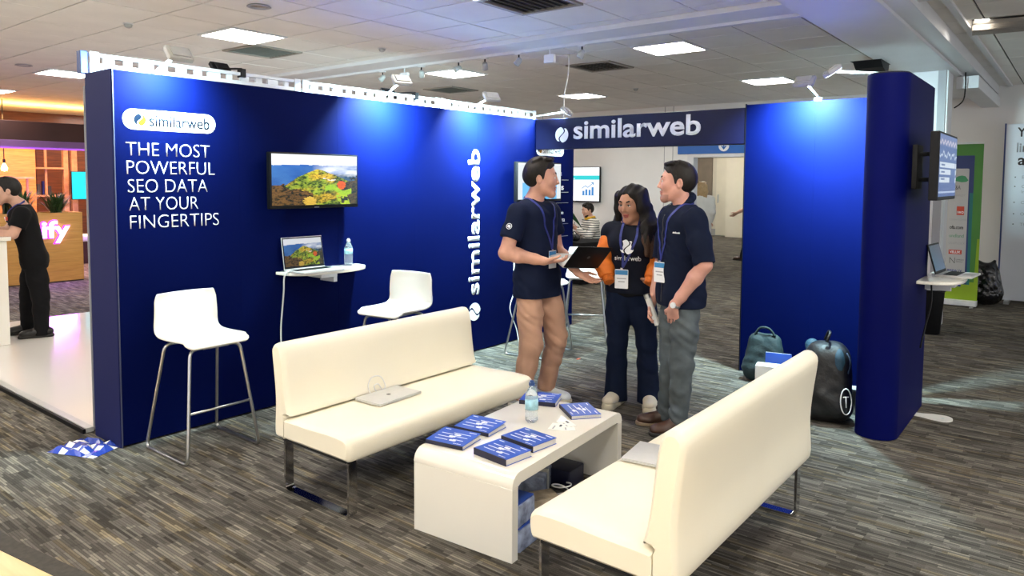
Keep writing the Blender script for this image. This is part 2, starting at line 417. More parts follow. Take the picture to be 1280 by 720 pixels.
# square lights
def ceiling_light(i, j, label):
    x, y = GX+T*(i+.5), GY+T*(j+.5)
    t = thing('ceiling_light', label, 'ceiling light', (x, y, 2.985), 0, 'square ceiling lights')
    bm = new_bm()
    for s in (-1, 1):
        box(bm, s*.285-.012, s*.285+.012, -.297, .297, 0, .026); box(bm, -.273, .273, s*.285-.012, s*.285+.012, 0, .026)
    obj('frame', bm, M['white_paint'], t); obj('diffuser', bbox_bm(-.273, .273, -.273, .273, .006, .012), M['panel_light'], t)
NAMED = {(3, -2): 'square ceiling light just outside the top of the frame, right of centre', (3, 3): 'bright square ceiling light above the left half of the blue wall, beside the slatted vent',
         (8, 3): 'bright square ceiling light behind the row of track spotlights', (8, -2): 'bright square ceiling light above the right end of the fascia, nearest the beam',
         (13, -2): 'bright square ceiling light low above the lit blue end wall', (13, 3): 'small far square ceiling light seen just above the fascia',
         (3, 10): 'square ceiling light far left, just left of the blue wall top', (3, 15): 'farthest left square ceiling light at the frame edge'}
for i, j in LIGHTS:
    if GX+T*i > XF-.5: continue
    ceiling_light(i, j, NAMED.get((i, j), 'square ceiling light of the hall grid outside the view'))
# vents
VL = ['slatted ceiling vent beside the bright light above the blue wall', 'small dark ceiling vent right of the second clip lamp', 'dark square ceiling vent near the track, above the fascia', 'ceiling vent with deep slats at the top frame edge']
for (i, j), k in VENTS.items():
    t = thing('ceiling_vent', VL[k], 'vent', (GX+T*(i+.5), GY+T*(j+.5), 2.985))
    obj('backing', bbox_bm(-.28, .28, -.28, .28, .02, .026), M['vent_dark'], t)
    bm = new_bm()
    for s in (-1, 1):
        box(bm, s*.28-.018, s*.28+.018, -.297, .297, 0, .02); box(bm, -.262, .262, s*.28-.018, s*.28+.018, 0, .02)
    obj('frame', bm, M['vent_slat'], t)
    for q in range(8):
        mx = Matrix.Translation((0, -.23+q*.066, .012)) @ Matrix.Rotation(0.7, 4, 'X')
        bm = new_bm(); box(bm, -.262, .262, -.014, .014, -.001, .001, mx); obj('slat', bm, M['vent_slat'], t)
# trunk along the hall over the stand, and the beam to the column
bm = bbox_bm(5.60, 5.96, -6, 13, 2.955, 3.0, .008); box(bm, 5.94, 6.0, -6, 13, 2.93, 2.972)
tag(obj('trim_1', bm, M['white_paint']), 'long white ceiling trunk running over the stand', None, None, 'structure')
bm = bbox_bm(4.6, XF, 1.15, 1.70, 2.85, 3.0, .006); box(bm, 4.6, XF, 1.0, 1.16, 2.88, 3.0)
tag(obj('trim_2', bm, M['white_paint']), 'white boxed ceiling beam leading to the column', None, None, 'structure')
tag(obj('trim_3', bbox_bm(6.2, XF, .84, .89, 2.975, 3.0), M['white_paint']), 'thin white ceiling rail right of the beam', None, None, 'structure')
bm = bbox_bm(9.7, XF, .98, 1.2, 2.7, 2.84, .004)
tag(obj('trim_4', bm, M['white_paint']), 'white cable trunk behind the column under the ceiling', None, None, 'structure')
c = tag(obj('column', bbox_bm(9.15, 9.62, 1.22, 1.66, 0, 2.9, .006), M['white_paint']), 'white square column behind the blue wing', None, None, 'structure')
obj('conduit', bbox_bm(9.135, 9.15, 1.222, 1.30, 0, 2.86, .003), M['grey_paint'], c)
obj('conduit', bbox_bm(9.16, 9.30, 1.205, 1.221, 0, 2.86, .003), M['frame_white'], c)

# ---- far wall with the doorway
D0, D1, DT = 4.30, 5.60, 2.06
def wall(name, bm, m, label): return tag(obj(name, bm, m), label, None, None, 'structure')
wf = wall('wall_back', bbox_bm(XF, XF+.14, D1, 19, 0, 3.0), M['white_wall'], 'white far wall left of the doorway')
bm = bbox_bm(XF, XF+.14, -6, D0, 0, 3.0); wall('wall_right', bm, M['white_wall'], 'pale far wall right of the doorway, behind the banner')
obj('door_head', bbox_bm(XF, XF+.14, D0, D1, DT, 3.0), M['white_wall'], wf)
for y in (5.95, 6.12, 8.9): obj('panel_joint', bbox_bm(XF-.004, XF, y-.006, y+.006, 0, 3.0), M['grey_paint'], wf)
d = tag(obj('trim_5', bbox_bm(XF-.03, XF+.16, D1-.07, D1+.05, 0, DT+.06, .004), M['white_paint']), 'white door frame post left of the doorway', None, None, 'structure')
obj('head_rail', bbox_bm(XF-.03, XF+.16, D0-.05, D1-.07, DT, DT+.06, .004), M['white_paint'], d)
wall('wall_corridor', bbox_bm(21.2, 21.3, 2, 14, 0, 3.0), M['cream_wall'], 'cream wall at the end of the corridor beyond the doorway')
wall('baseboard_corridor', bbox_bm(21.16, 21.2, 8.62, 14, 0, .2), M['grey_skirting'], 'grey plinth along the corridor wall')
bm = bbox_bm(21.14, 21.2, 8.92, 9.45, .9, 2.45); wall('trim_6', bm, M['brown_panel'], 'brown panel on the corridor wall')
d1 = wall('door_1', bbox_bm(21.08, 21.19, 8.2, 8.75, .02, 2.6, .004), M['cream_door'], 'cream door standing in the corridor')
obj('door_handle', bbox_bm(21.05, 21.08, 8.66, 8.70, 1.0, 1.25, .004), M['steel'], d1)
wall('wall_corridor_left', bbox_bm(12.5, 21.2, 12.6, 12.7, 0, 3.0), M['cream_wall'], 'corridor side wall hidden to the left')
obj('door_leaf', bbox_bm(20.80, 20.86, 6.9, 8.33, 0.0, 2.75, .004), M['cream_door'], d1)
wall('ceiling_corridor', bbox_bm(12.44, 21.2, 1, 12.7, 2.97, 2.99), M['ceiling_tile'], 'corridor ceiling')
for x, y in ((14.5, 5.9), (17.0, 7.6), (19.5, 9.0), (19.5, 6.5)):
    t = thing('corridor_light', 'square ceiling light inside the corridor', 'ceiling light', (x, y, 2.95), 0, 'corridor ceiling lights')
    obj('frame', bbox_bm(-.32, .32, -.32, .32, .005, .02), M['white_paint'], t)
    obj('diffuser', bbox_bm(-.29, .29, -.29, .29, 0, .006), M['panel_light'], t)

# ---- far left: timber room of the neighbouring stand
wl = wall('wall_left', bbox_bm(-5, XF, YB, YB+.1, 0, 3.0), M['red_wood'], 'dark red timber wall at the far left')
for k in range(13): obj('board', bbox_bm(2.0+k*.55, 2.54+k*.55, YB-.02, YB-.001, 0.3, 2.6, .004), M['red_wood'], wl)
wall('trim_7', bbox_bm(-5, 8.6, 13.8, 14.3, 2.20, 2.56, .01), M['dark_red'], 'dark red bulkhead over the timber bar')
wall('trim_8', bbox_bm(-5, 8.6, 13.75, 13.8, 2.10, 2.24, .005), M['purple_trim'], 'purple strip under the dark red bulkhead')
wl2 = wall('wall_bar', bbox_bm(-5, 5.34, 16.0, 16.1, 0, 2.3), M['orange_wood'], 'warm lit timber back panel of the bar')
# bottom-left wooden floor and its dark edge strip
pts = [(-5, 6.5), (.86, 6.5), (.95, 4.6), (1.02, 3.64), (1.085, 3.23), (1.2, 2.6), (1.4, 1.9), (1.75, 1.0), (2.3, 0.0), (3.2, -1), (-5, -1)]
bm = new_bm(); prism(bm, pts, .006, lambda x, y, z: V(x, y, z)); fw = wall('floor_timber', bm, M['floor_wood'], 'pale timber floor at the bottom left corner')
edge = pts[1:-1]; bm = new_bm(); prism(bm, [(x, y) for x, y in edge]+[(x+.075, y+.02) for x, y in edge[::-1]], .009, lambda x, y, z: V(x, y, z))
obj('edge_strip', bm, mat('edge_strip', (.055, .05, .042), .9, grain=(40, .2)), fw)
# ================================================================== THE BLUE STAND
YW = 4.47; XE = 6.05
def capsule_poly(x0, x1, y0, y1, r0, r1, n=8):
    """plan of a wall running along x with rounded ends"""
    out = []
    def arc(cx, cy, r, a0, a1):
        for k in range(n+1):
            a = math.radians(a0+(a1-a0)*k/n); out.append((cx+r*math.cos(a), cy+r*math.sin(a)))
    arc(x1-r1, y0+r1, r1, -90, 0); arc(x1-r1, y1-r1, r1, 0, 90)
    arc(x0+r0, y1-r0, r0, 90, 180); arc(x0+r0, y0+r0, r0, 180, 270)
    return out
Z3 = lambda x, y, z: V(x, y, z)
# back wall
M['lamp_dim'] = mat('lamp_dim', (0.05, 0.055, 0.10), 0.5)
bw = thing('display_wall', 'long blue fabric display wall with white slogan, screens and upright lettering', 'display wall', (0, 0, 0))
SEAMS = [1.905, 2.70, 3.52, 4.33, 5.15, 5.97, 6.77]
for a, b in zip(SEAMS[:-1], SEAMS[1:]):
    bm = new_bm(); box(bm, a+.0003, b-.0003, YW, YW+.03, 0.012, 2.255); obj('fabric_panel', bm, M['blue_fabric'], bw)
obj('core', bbox_bm(1.915, 6.76, YW+.031, YW+.35, 0.01, 2.245), M['graphic_navy'], bw)
obj('end_panel', bbox_bm(1.893, 1.904, YW+.004, YW+.36, 0.0, 2.26, .003), M['end_sheen'], bw)
obj('corner_strip', bbox_bm(1.8995, 1.9055, YW-.003, YW+.003, 0.0, 2.262), M['lamp_dim'], bw)
FR = lambda x, z: frame((x, YW-.0005, z), (1, 0, 0), (0, 0, 1))
quad_print('logo_pill', M['graphic_white'], bw, FR(2.243, 1.974), .583, .122, .002, .060)
brand_mark(bw, frame((2.052, YW-.003, 1.972), (1, 0, 0), (0, 0, 1)), .036, M['pill_ink'], M['pill_yellow'])
text('similarweb', M['pill_ink'], bw, frame((2.108, YW-.003, 1.937), (1, 0, 0), (0, 0, 1)), .385, .073, bold=.01)
LINES = [('THE MOST', 1.757, .525, 1.967), ('POWERFUL', 1.647, .555, 1.969), ('SEO DATA', 1.536, .500, 1.973), ('AT YOUR', 1.428, .430, 1.977), ('FINGERTIPS', 1.318, .567, 1.980)]
for s, z, w, x in LINES:
    text(s, M['graphic_white'], bw, FR(x, z), w, .080, bold=-.016)
text('similarweb', M['graphic_white'], bw, frame((5.175, YW-.0005, .545), (0, 0, 1), (-1, 0, 0)), 1.365, .165, bold=.022)
brand_mark(bw, frame((5.105, YW-.0005, .385), (0, 0, 1), (-1, 0, 0)), .085, M['graphic_white'], M['graphic_white'])
# the list graphic behind the header
quad_print('logo_pill', M['graphic_white'], bw, FR(6.32, 1.945), .50, .115, .002, .056)
brand_mark(bw, frame((6.13, YW-.003, 1.945), (1, 0, 0), (0, 0, 1)), .034, M['graphic_cyan'], M['graphic_yellow'])
text('similarweb', M['graphic_cyan'], bw, frame((6.19, YW-.003, 1.912), (1, 0, 0), (0, 0, 1)), .33, .066, bold=.01)
for z in (1.634, 1.50, 1.385, 1.155, 1.02): quad_print('rule', M['graphic_grey'], bw, FR(6.42, z), .50, .004)
for z, s in ((1.69, 'a'), (1.535, 'ns'), (1.26, 'lysis'), (1.19, 'data'), (1.06, 'ds')):
    text(s, M['graphic_white'], bw, FR(6.50, z-.01), None, .045, bold=.01)

# wing on the right, with a fully round front end
wg = thing('display_wing', 'tall dark blue display wing with a rounded end at the right', 'display wall', (0, 0, 0))
bm = new_bm(); prism(bm, capsule_poly(4.935, 5.955, .86, 1.11, .122, .03, 14), 2.29, lambda x, y, z: V(x, y, z+.006))
obj('fabric_cover', bm, M['blue_fabric_side'], wg, smooth='auto')
bm = new_bm(); prism(bm, capsule_poly(4.945, 5.945, .87, 1.10, .112, .03, 14), .010, lambda x, y, z: V(x, y, z+2.296))
obj('top_cap', bm, M['black_matte'], wg, smooth='auto')
# end wall
ew = thing('display_end_wall', 'blue fabric end wall between the doorway and the rounded wing', 'display wall', (0, 0, 0))
for a, b in ((2.262, 1.70), (1.70, 1.125)):
    bm = new_bm(); box(bm, XE, XE+.22, b+.0003, a-.0003, 0.008, 2.272); obj('fabric_panel', bm, M['blue_fabric'], ew)
obj('edge_strip', bbox_bm(XE-.004, XE+.015, 2.262, 2.27, 0, 2.28), M['black_plastic'], ew)
# header
hd = thing('header_fascia', 'blue fascia over the stand entrance with white brand lettering', 'sign', (0, 0, 0))
bm = new_bm(); box(bm, XE, XE+.12, 2.271, 4.465, 1.945, 2.25); bevel(bm, .006, 2); obj('fabric_cover', bm, M['header_fabric'], hd)
HX = lambda y, z: frame((XE-.0005, y, z), (0, -1, 0), (0, 0, 1))
text('similarweb', M['graphic_white'], hd, HX(4.00, 2.035), 1.335, .185, bold=.022)
brand_mark(hd, HX(4.14, 2.085), .078, M['graphic_white'], M['graphic_white'])

# white lattice frame behind the back wall
fr = thing('lattice_truss', 'white lattice truss showing above the blue back wall', 'frame', (1.93, YW+.395, 0))
def rail(x0, x1, z0, z1, y0=-.02, y1=.02): return bbox_bm(x0, x1, y0, y1, z0, z1, .002, 1)
obj('end_plate', bbox_bm(-.055, -.012, -.03, .03, 2.262, 2.40, .004), M['board_blue'], fr)
for s in range(3):
    x0 = s*1.55; x1 = x0+1.53
    for z0, z1 in ((2.372, 2.395), (2.255, 2.334), (2.20, 2.225)): obj('rail', rail(x0, x1, z0, z1), M['frame_white'], fr)
    for x in (x0, x1-.055): obj('post', rail(x, x+.055, 0.0, 2.40, -.028, -.0205), M['frame_white'], fr)
    for k in range(1, 13):
        x = x0+k*1.53/13; hw = (.020, .034, .026, .045)[k % 4]; obj('strut', rail(x-hw, x+hw, 2.3345, 2.3715, -.012, .012), M['frame_white'], fr)
obj('back_cloth', bbox_bm(-.02, 4.6, .031, .036, 0.04, 2.19), M['graphic_grey'], fr)

# clip-on lamps
def clip_lamp(P, H, target, label, watts=1.0, lit=True, black=False):
    t = thing('clip_lamp', label, 'lamp', P, 0, 'clip-on lamps of the stand')
    P = Vector(P); h = Vector(H)-P; m = M['black_plastic'] if black else M['steel']
    obj('clamp', bbox_bm(-.02, .02, -.025, .03, -.05, .012, .003), M['black_plastic'] if black else M['frame_white'], t)
    bm = new_bm(); tube(bm, round_path([(0, 0, .012), h*.2+V(0, 0, .012), h], .03), .0075, 8); obj('arm', bm, m if black else M['frame_white'], t, True)
    d = (Vector(target)-P-h).normalized(); q = d.to_track_quat('-Z', 'Y').to_matrix().to_4x4()
    mx = Matrix.Translation(h) @ q
    bm = new_bm(); box(bm, -.075, .075, -.05, .05, -.012, .022); bevel(bm, .007, 2); box(bm, -.055, .055, -.035, .035, .022, .030); bm.transform(mx)
    hd_ = obj('lamp_head', bm, M['black_plastic'] if black else M['lamp_grey'], t, 'auto')
    bm = new_bm(); box(bm, -.066, .066, -.042, .042, -.0135, -.0125); bm.transform(mx)
    obj('lens', bm, M['lamp_face'] if lit else M['black_matte'], hd_)
    if lit:
        ld = bpy.data.lights.new('clip_lamp_bulb', 'AREA'); ld.shape = 'RECTANGLE'; ld.size = .12; ld.size_y = .08; ld.energy = CLIP_WATTS*watts
        ld.color = (0.62, 0.93, 1.0); ld.spread = math.radians(130)
        lo = bpy.data.objects.new('bulb', ld); COL.objects.link(lo); lo.parent = t
        lo.matrix_local = mx @ Matrix.Translation((0, 0, -.018))
clip_lamp((2.17, 4.50, 2.268), (2.16, 4.20, 2.345), (2.15, YW, 2.12), 'clip lamp over the slogan, leftmost on the blue wall', .30)
clip_lamp((4.00, 4.50, 2.268), (3.90, 4.17, 2.385), (4.00, YW, 2.06), 'bright clip lamp over the middle of the back wall')
clip_lamp((5.06, 4.50, 2.268), (4.98, 4.17, 2.36), (5.10, YW, 2.06), 'clip lamp over the upright white lettering')
clip_lamp((6.03, 4.50, 2.268), (6.10, 4.12, 2.32), (6.0, YW, 1.9), 'small clip lamp at the corner where the fascia starts', .35)
clip_lamp((6.08, 1.69, 2.285), (5.73, 1.70, 2.385), (XE, 1.69, 2.06), 'clip lamp over the blue end wall', 1.0)
clip_lamp((5.55, 1.08, 2.36), (5.42, 1.42, 2.40), (5.6, 1.11, 1.9), 'tilted clip lamp reaching out from the rounded wing', .6)
clip_lamp((2.97, 4.86, 2.41), (2.94, 5.10, 2.44), (2.9, 5.6, 2.0), 'black clip lamp on the lattice, above the wide screen', lit=False, black=True)
clip_lamp((4.72, 4.86, 2.41), (4.65, 5.15, 2.43), (4.7, 5.6, 2.0), 'black clip lamp on the lattice right of the middle lamp', lit=False, black=True)

# ------------------------------------------------------------------ pictures for the screens
def vnoise(x, y, seed):
    xi, yi = np.floor(x).astype(int), np.floor(y).astype(int); fx, fy = x-xi, y-yi
    h = lambda a, b: (np.sin(a*127.1+b*311.7+seed*74.7)*43758.5453) % 1.0
    sx, sy = fx*fx*(3-2*fx), fy*fy*(3-2*fy)
    return (h(xi, yi)*(1-sx)+h(xi+1, yi)*sx)*(1-sy)+(h(xi, yi+1)*(1-sx)+h(xi+1, yi+1)*sx)*sy
def fbm(x, y, seed, o=4): return sum(vnoise(x*2**k, y*2**k, seed+k)/2**(k+1) for k in range(o))
def landscape(W, H):
    u, v = np.meshgrid((np.arange(W)+.5)/W, (np.arange(H)+.5)/H)
    n = fbm(u*7, v*7, 1); n2 = fbm(u*22, v*22, 5); n3 = fbm(u*3, v*3, 9)
    img = np.ones((H, W, 3))*np.array([.93, .96, 1.0]); 
    def put(mask, c): img[mask] = (np.asarray(c) if np.ndim(c) == 1 else c[mask])
    sky = v < .25+.07*n3
    far = (v > .19+.06*n-.02*u); put(far, np.stack([.02+.05*n, .10+.14*n, .38+.2*n], -1)*(1.1-.5*v[..., None]))
    fr_ = (v > .33+.14*fbm(u*6, v*2, 3)-.16*(u-.6)) & (u > .6); put(fr_, np.stack([.015+.05*n2, .06+.08*n2, .13+.08*n2], -1))
    cloud = (v < .34+.16*(u-.6)+.10*n3) & (u > .66) & (v < .38); 0
    al = (np.clip((u-.45)/.2, 0, 1)*np.clip((.42+.10*(u-.6)+.16*(n3-.5)+.10*(n2-.5)-v)/.10, 0, 1)*np.clip(fbm(u*5, v*9, 21)*2.4-.35, 0, 1))[..., None]
    img = img*(1-al)+np.array([.90, .93, .96])*al
    top = .30+.30*np.abs(u-.52)**1.35*1.6+.05*(n-.5)
    hill = v > np.where(u < .52, .29+1.05*(.52-u)**1.25, .29+.75*(u-.52)**1.2)+.05*(n-.5)
    n4 = fbm(u*45, v*60, 31); g = np.clip((n2*.5+n4*.5-.36)*5.0, 0, 1)[..., None]; sl = np.clip(1.25-.9*np.abs(u-.5)-.25*v, .3, 1.2)[..., None]
    gold = (np.array([.80, .52, .03])*g+np.array([.10, .085, .008])*(1-g))*sl; green = (np.array([.34, .46, .03])*g+np.array([.025, .06, .008])*(1-g))*sl
    w = np.clip(fbm(u*6, v*7, 14)*5.0-2.0, 0, 1)[..., None]; put(hill, gold*w+green*(1-w))
    road = hill & (np.abs(v-(.485+.02*np.sin(u*30))) < .012) & (u > .58) & (u < .73) & (n4 > .42); put(road, [.85, .82, .68])
    dk = np.array([.17, .085, .02])*g+np.array([.010, .014, .006])*(1-g)
    low = (v > .60+.42*np.clip(u-.05, 0, 1)-.25*(n-.5)) & (u < .46); put(low, dk)
    right = (v > .42+.9*(1-u)+.25*(n2-.5)) & (u > .80) ; put(right, dk*.6+np.array([.005, .02, .012]))
    red = ((u-.80)/.055)**2+((v-.60)/.10)**2 < .35+1.1*n4; put(red, np.stack([.55+.35*n4, .06+.12*n4, .01+0*n4], -1))
    bush = ((u-.42)/.085)**2+((v-.93)/.10)**2 < .3+1.2*n4; put(bush, np.stack([.40+.5*n4, .24+.36*n4, .03+.05*n4], -1))
    lime = hill & (np.abs(v-(.66+.35*(u-.62)+.04*np.sin(u*25))) < .055) & (u > .60) & (u < .93); put(lime, np.stack([.20+.3*n4, .42+.3*n4, .02+0*n4], -1))
    lime2 = hill & (v > .80) & (np.abs(u-.80-.2*(v-.8)) < .07) & (n2 > .4); put(lime2, np.stack([.28+.3*n4, .44+.3*n4, .02+0*n4], -1))
    return np.clip(img, 0, 1)
M['screen'] = vcol_mat('screen_picture', .80, .2)
def wall_tv(name_label, mx, w, h, img, depth=.045, off=.05, mark=True):
    """television facing along the frame's +z; mx at the wall"""
    t = thing('television', name_label, 'television', mx.translation)
    R = mx.to_3x3().to_4x4()
    def put(bm): bm.transform(R); return bm
    bm = new_bm(); box(bm, -w/2, w/2, -h/2, h/2, off, off+depth); bevel(bm, .006, 2); obj('housing', put(bm), M['black_plastic'], t, 'auto')
    bm = new_bm(); box(bm, -.12, .12, -.1, .1, 0.001, off); obj('wall_mount', put(bm), M['black_matte'], t)
    mb = .012
    picture('screen', img, t, R @ Matrix.Translation((0, .006, off+depth+.0006)), w-2*mb, h-2*mb-.012, M['screen'])
    bm = new_bm(); box(bm, -.02, .02, -h/2+.004, -h/2+.010, off+depth, off+depth+.002); obj('badge', put(bm), M['steel'], t)
    return t
wall_tv('wide wall screen showing an autumn hill, above the folding shelf', frame((3.255, YW, 1.612), (1, 0, 0), (0, 0, 1)), .765, .395, landscape(168, 92))
def dash(W, H):
    img = np.ones((H, W, 3))*np.array([.62, .66, .68])
    for k, (x0, y0) in enumerate(((0.12, .55), (.22, .22), (.4, .45), (.6, .3), (.78, .5))):
        img[int(y0*H):H, int(x0*W):int((x0+.13 if k != 1 else x0+.30)*W)] = (.12, .42, .72)
    img[:int(.08*H)] = (.75, .78, .8); return img
wall_tv('wall screen with pale blue bars behind the man in tan trousers', frame((6.01, YW, 1.612), (1, 0, 0), (0, 0, 1)), .765, .40, dash(40, 24))

# oval fold-out shelves
def shelf(label, x, y, z, w=.72, d=.255):
    t = thing('wall_shelf', label, 'shelf', (x, y, z))
    poly = [(-w/2, 0), (w/2, 0)]
    for k in range(17):
        a = PI*k/16; ex = math.cos(a); poly.append((w/2*np.sign(ex)*abs(ex)**.62, -d*math.sin(a)**.8 if 0 < k < 16 else 0))
    poly = poly[2:]
    bm = new_bm(); prism(bm, poly, .022, Z3); bevel(bm, .004, 2, [e for e in bm.edges if abs(e.verts[0].co.z-e.verts[1].co.z) < 1e-5])
    obj('shelf_board', bm, M['white_gloss'], t, 'auto')
    bm = new_bm(); box(bm, -.12, .02, -.20, -.04, -.03, 0.0); box(bm, .02, .05, -.16, 0, -.075, -.0); obj('bracket', bm, M['white_paint'], t)
    return t
shelf('white oval shelf on the back wall carrying an open laptop and a bottle', 3.33, YW-.001, .945)
shelf('white oval shelf with an open laptop on the outer side of the wing', 5.82, .859, .945, .66, .25)

# laptops -----------------------------------------------------------
def laptop_open(label, loc, rotz, w, d, tilt, img, body='aluminium', lid='aluminium'):
    t = thing('laptop', label, 'laptop', loc, rotz)
    bm = new_bm(); box(bm, -w/2, w/2, -d/2, d/2, 0, .014); bevel(bm, .004, 2); obj('base', bm, M[body], t, 'auto')
    bm = new_bm()
    for r_ in range(5):
        for k in range(13): box(bm, -w/2+.02+k*(w-.04)/13+.001, -w/2+.02+(k+1)*(w-.04)/13-.001, d/2-.04-r_*.018-.016, d/2-.04-r_*.018, .0141, .0158)
    tag(obj('keys', bm, M['black_plastic'], t), kind='stuff')
    obj('touchpad', bbox_bm(-.055, .055, -d/2+.012, -d/2+.075, .0141, .0147), M['lamp_grey'], t)
    mx = Matrix.Translation((0, d/2, .012)) @ Matrix.Rotation(-tilt, 4, 'X')
    bm = new_bm(); box(bm, -w/2, w/2, -.004, .004, 0, d*.98); bevel(bm, .003, 2); bm.transform(mx); l = obj('lid', bm, M[lid], t, 'auto')
    bm = new_bm(); box(bm, -w/2+.003, w/2-.003, -.0052, -.0042, .006, d*.98-.004); bm.transform(mx); obj('bezel', bm, M['black_plastic'], l)
    picture('screen', img, l, mx @ Matrix.Translation((0, -.006, d*.49+.004)) @ Matrix.Rotation(PI/2, 4, 'X'), w-.022, d*.98-.032, M['screen_dim'])
    return t
M['screen_dim'] = vcol_mat('laptop_picture', .45, .2)
laptop_open('open laptop showing the autumn hill on the back wall shelf', (3.17, 4.292, .9675), 0.0, .345, .235, math.radians(9), landscape(96, 62))
def dim(W, H):
    u, v = np.meshgrid(np.linspace(0, 1, W), np.linspace(0, 1, H)); return np.stack([.02+.03*u, .05+.05*v, .09+.1*v], -1)
laptop_open('open laptop seen edge-on on the shelf of the wing', (5.985, .675, .9675), math.radians(-4), .32, .22, math.radians(16), dim(10, 8), lid='black_plastic')
def laptop_closed(label, loc, rotz, w=.31, d=.215, m='aluminium'):
    t = thing('laptop', label, 'laptop', loc, rotz)
    bm = new_bm(); box(bm, -w/2, w/2, -d/2, d/2, 0.002, .0095); bevel(bm, .003, 2); obj('base', bm, M[m], t, 'auto')
    bm = new_bm(); box(bm, -w/2, w/2, -d/2, d/2, .0102, .0155); bevel(bm, .0025, 2); l = obj('lid', bm, M[m], t, 'auto')
    bm = new_bm(); lathe(bm, [(.0005, .0155), (.013, .0156), (.012, .0159), (.0005, .016)], 14); obj('emblem', bm, M['dark_grey'], l)
    for x in (-1, 1):
        for y in (-1, 1): obj('foot', bbox_bm(x*w*.4-.01, x*w*.4+.01, y*d*.38-.006, y*d*.38+.006, 0, .002), M['black_plastic'], t)
    return t

# ------------------------------------------------------------------ seating
def sofa(label, loc, rotz, L=1.46, rise=1.0):
    """bench sofa: front faces -y, origin on the floor under the left front"""
    t = thing('bench_sofa', label, 'sofa', loc, rotz, 'cream bench sofas')
    def loft(prof, name, puff, seg=10):
        bm = new_bm(); xs = [0.0, .012, .03] + [L*k/seg for k in range(1, seg)] + [L-.03, L-.012, L]
        sh = [.016, .004, 0]+[0]*(seg-1)+[0, .004, .016]
        cy = sum(p[0] for p in prof)/len(prof); cz = sum(p[1] for p in prof)/len(prof); rings = []
        for x, s in zip(xs, sh):
            ring = []
            for i, (y, z) in enumerate(prof):
                a, b = prof[i-1], prof[(i+1) % len(prof)]
                nx, nz = (b[1]-a[1]), -(b[0]-a[0]); ln = math.hypot(nx, nz) or 1
                ring.append(bm.verts.new((x, y+nx/ln*s*(abs(y-.509) > .012 or z > .397), z+nz/ln*s)))
            rings.append(ring)
        n = len(prof)
        for i in range(len(rings)-1):
            for k in range(n): bm.faces.new((rings[i][k], rings[i][(k+1) % n], rings[i+1][(k+1) % n], rings[i+1][k]))
        bm.faces.new(rings[0][::-1]); bm.faces.new(rings[-1])
        return obj(name, bm, M['cream_leather'], t, 'auto')
    seat = [(.012, .287), (.0, .305), (-.006, .345), (.0, .378), (.018, .396), (.05, .405), (.15, .408), (.30, .402), (.40, .401), (.46, .400), (.498, .396), (.506, .38), (.506, .30), (.49, .287), (.46, .287), (.25, .287), (.06, .287), (.03, .287)]
    back = [(.513, .289), (.512, .34), (.512, .392), (.500, .411), (.468, .412), (.470, .432), (.481, .47), (.493, .54), (.503, .62), (.513, .70), (.528, .752), (.552, .776), (.582, .778), (.606, .762), (.615, .735), (.606, .66), (.594, .57), (.588, .48), (.592, .40), (.596, .33), (.588, .295), (.57, .287), (.54, .287), (.525, .287)]
    loft(smooth_closed(seat, 2), 'seat', .01); back = [(y, z if z < .42 else .42+(z-.42)*rise) for y, z in back]; loft(smooth_closed(back, 2), 'backrest', .01)
    obj('base_rail', bbox_bm(.02, L-.02,   .04, .55, .272, .2865, .003), M['black_matte'], t)
    for x in (.028, L-.078):
        bm = new_bm(); pth = round_path([(0, .035, .272), (0, .035, .006), (0, .545, .006), (0, .545, .272)], .03, 6)
        prof = [(0, -.006), (.05, -.006), (.05, .006), (0, .006)]; rings = []
        for i, p in enumerate(pth):
            tt = (pth[min(i+1, len(pth)-1)]-pth[max(i-1, 0)]).normalized(); nn = V(1, 0, 0).cross(tt)
            rings.append([bm.verts.new(p+V(x+a, 0, 0)+nn*b) for a, b in prof])
        for i in range(len(rings)-1):
            for k in range(4): bm.faces.new((rings[i][k], rings[i][(k+1) % 4], rings[i+1][(k+1) % 4], rings[i+1][k]))
        bm.faces.new(rings[0][::-1]); bm.faces.new(rings[-1]); obj('leg', bm, M['chrome'], t)
    return t
def smooth_closed(pts, sub):
    n = len(pts); out = []
    for i in range(n):
        a, b, c, d = [Vector((*pts[(i+k) % n], 0)) for k in (-1, 0, 1, 2)]
        for s in range(sub):
            q = s/sub; p = 0.5*((2*b)+(-a+c)*q+(2*a-5*b+4*c-d)*q*q+(-a+3*b-3*c+d)*q**3); out.append((p.x, p.y))
    return out
sofa('cream leather bench sofa in front of the blue back wall', (2.135, 2.655, 0), 0.0)
s2 = sofa('cream leather bench sofa at lower right, seen from behind', (3.61, 1.575, 0), PI, 1.50, 1.11)

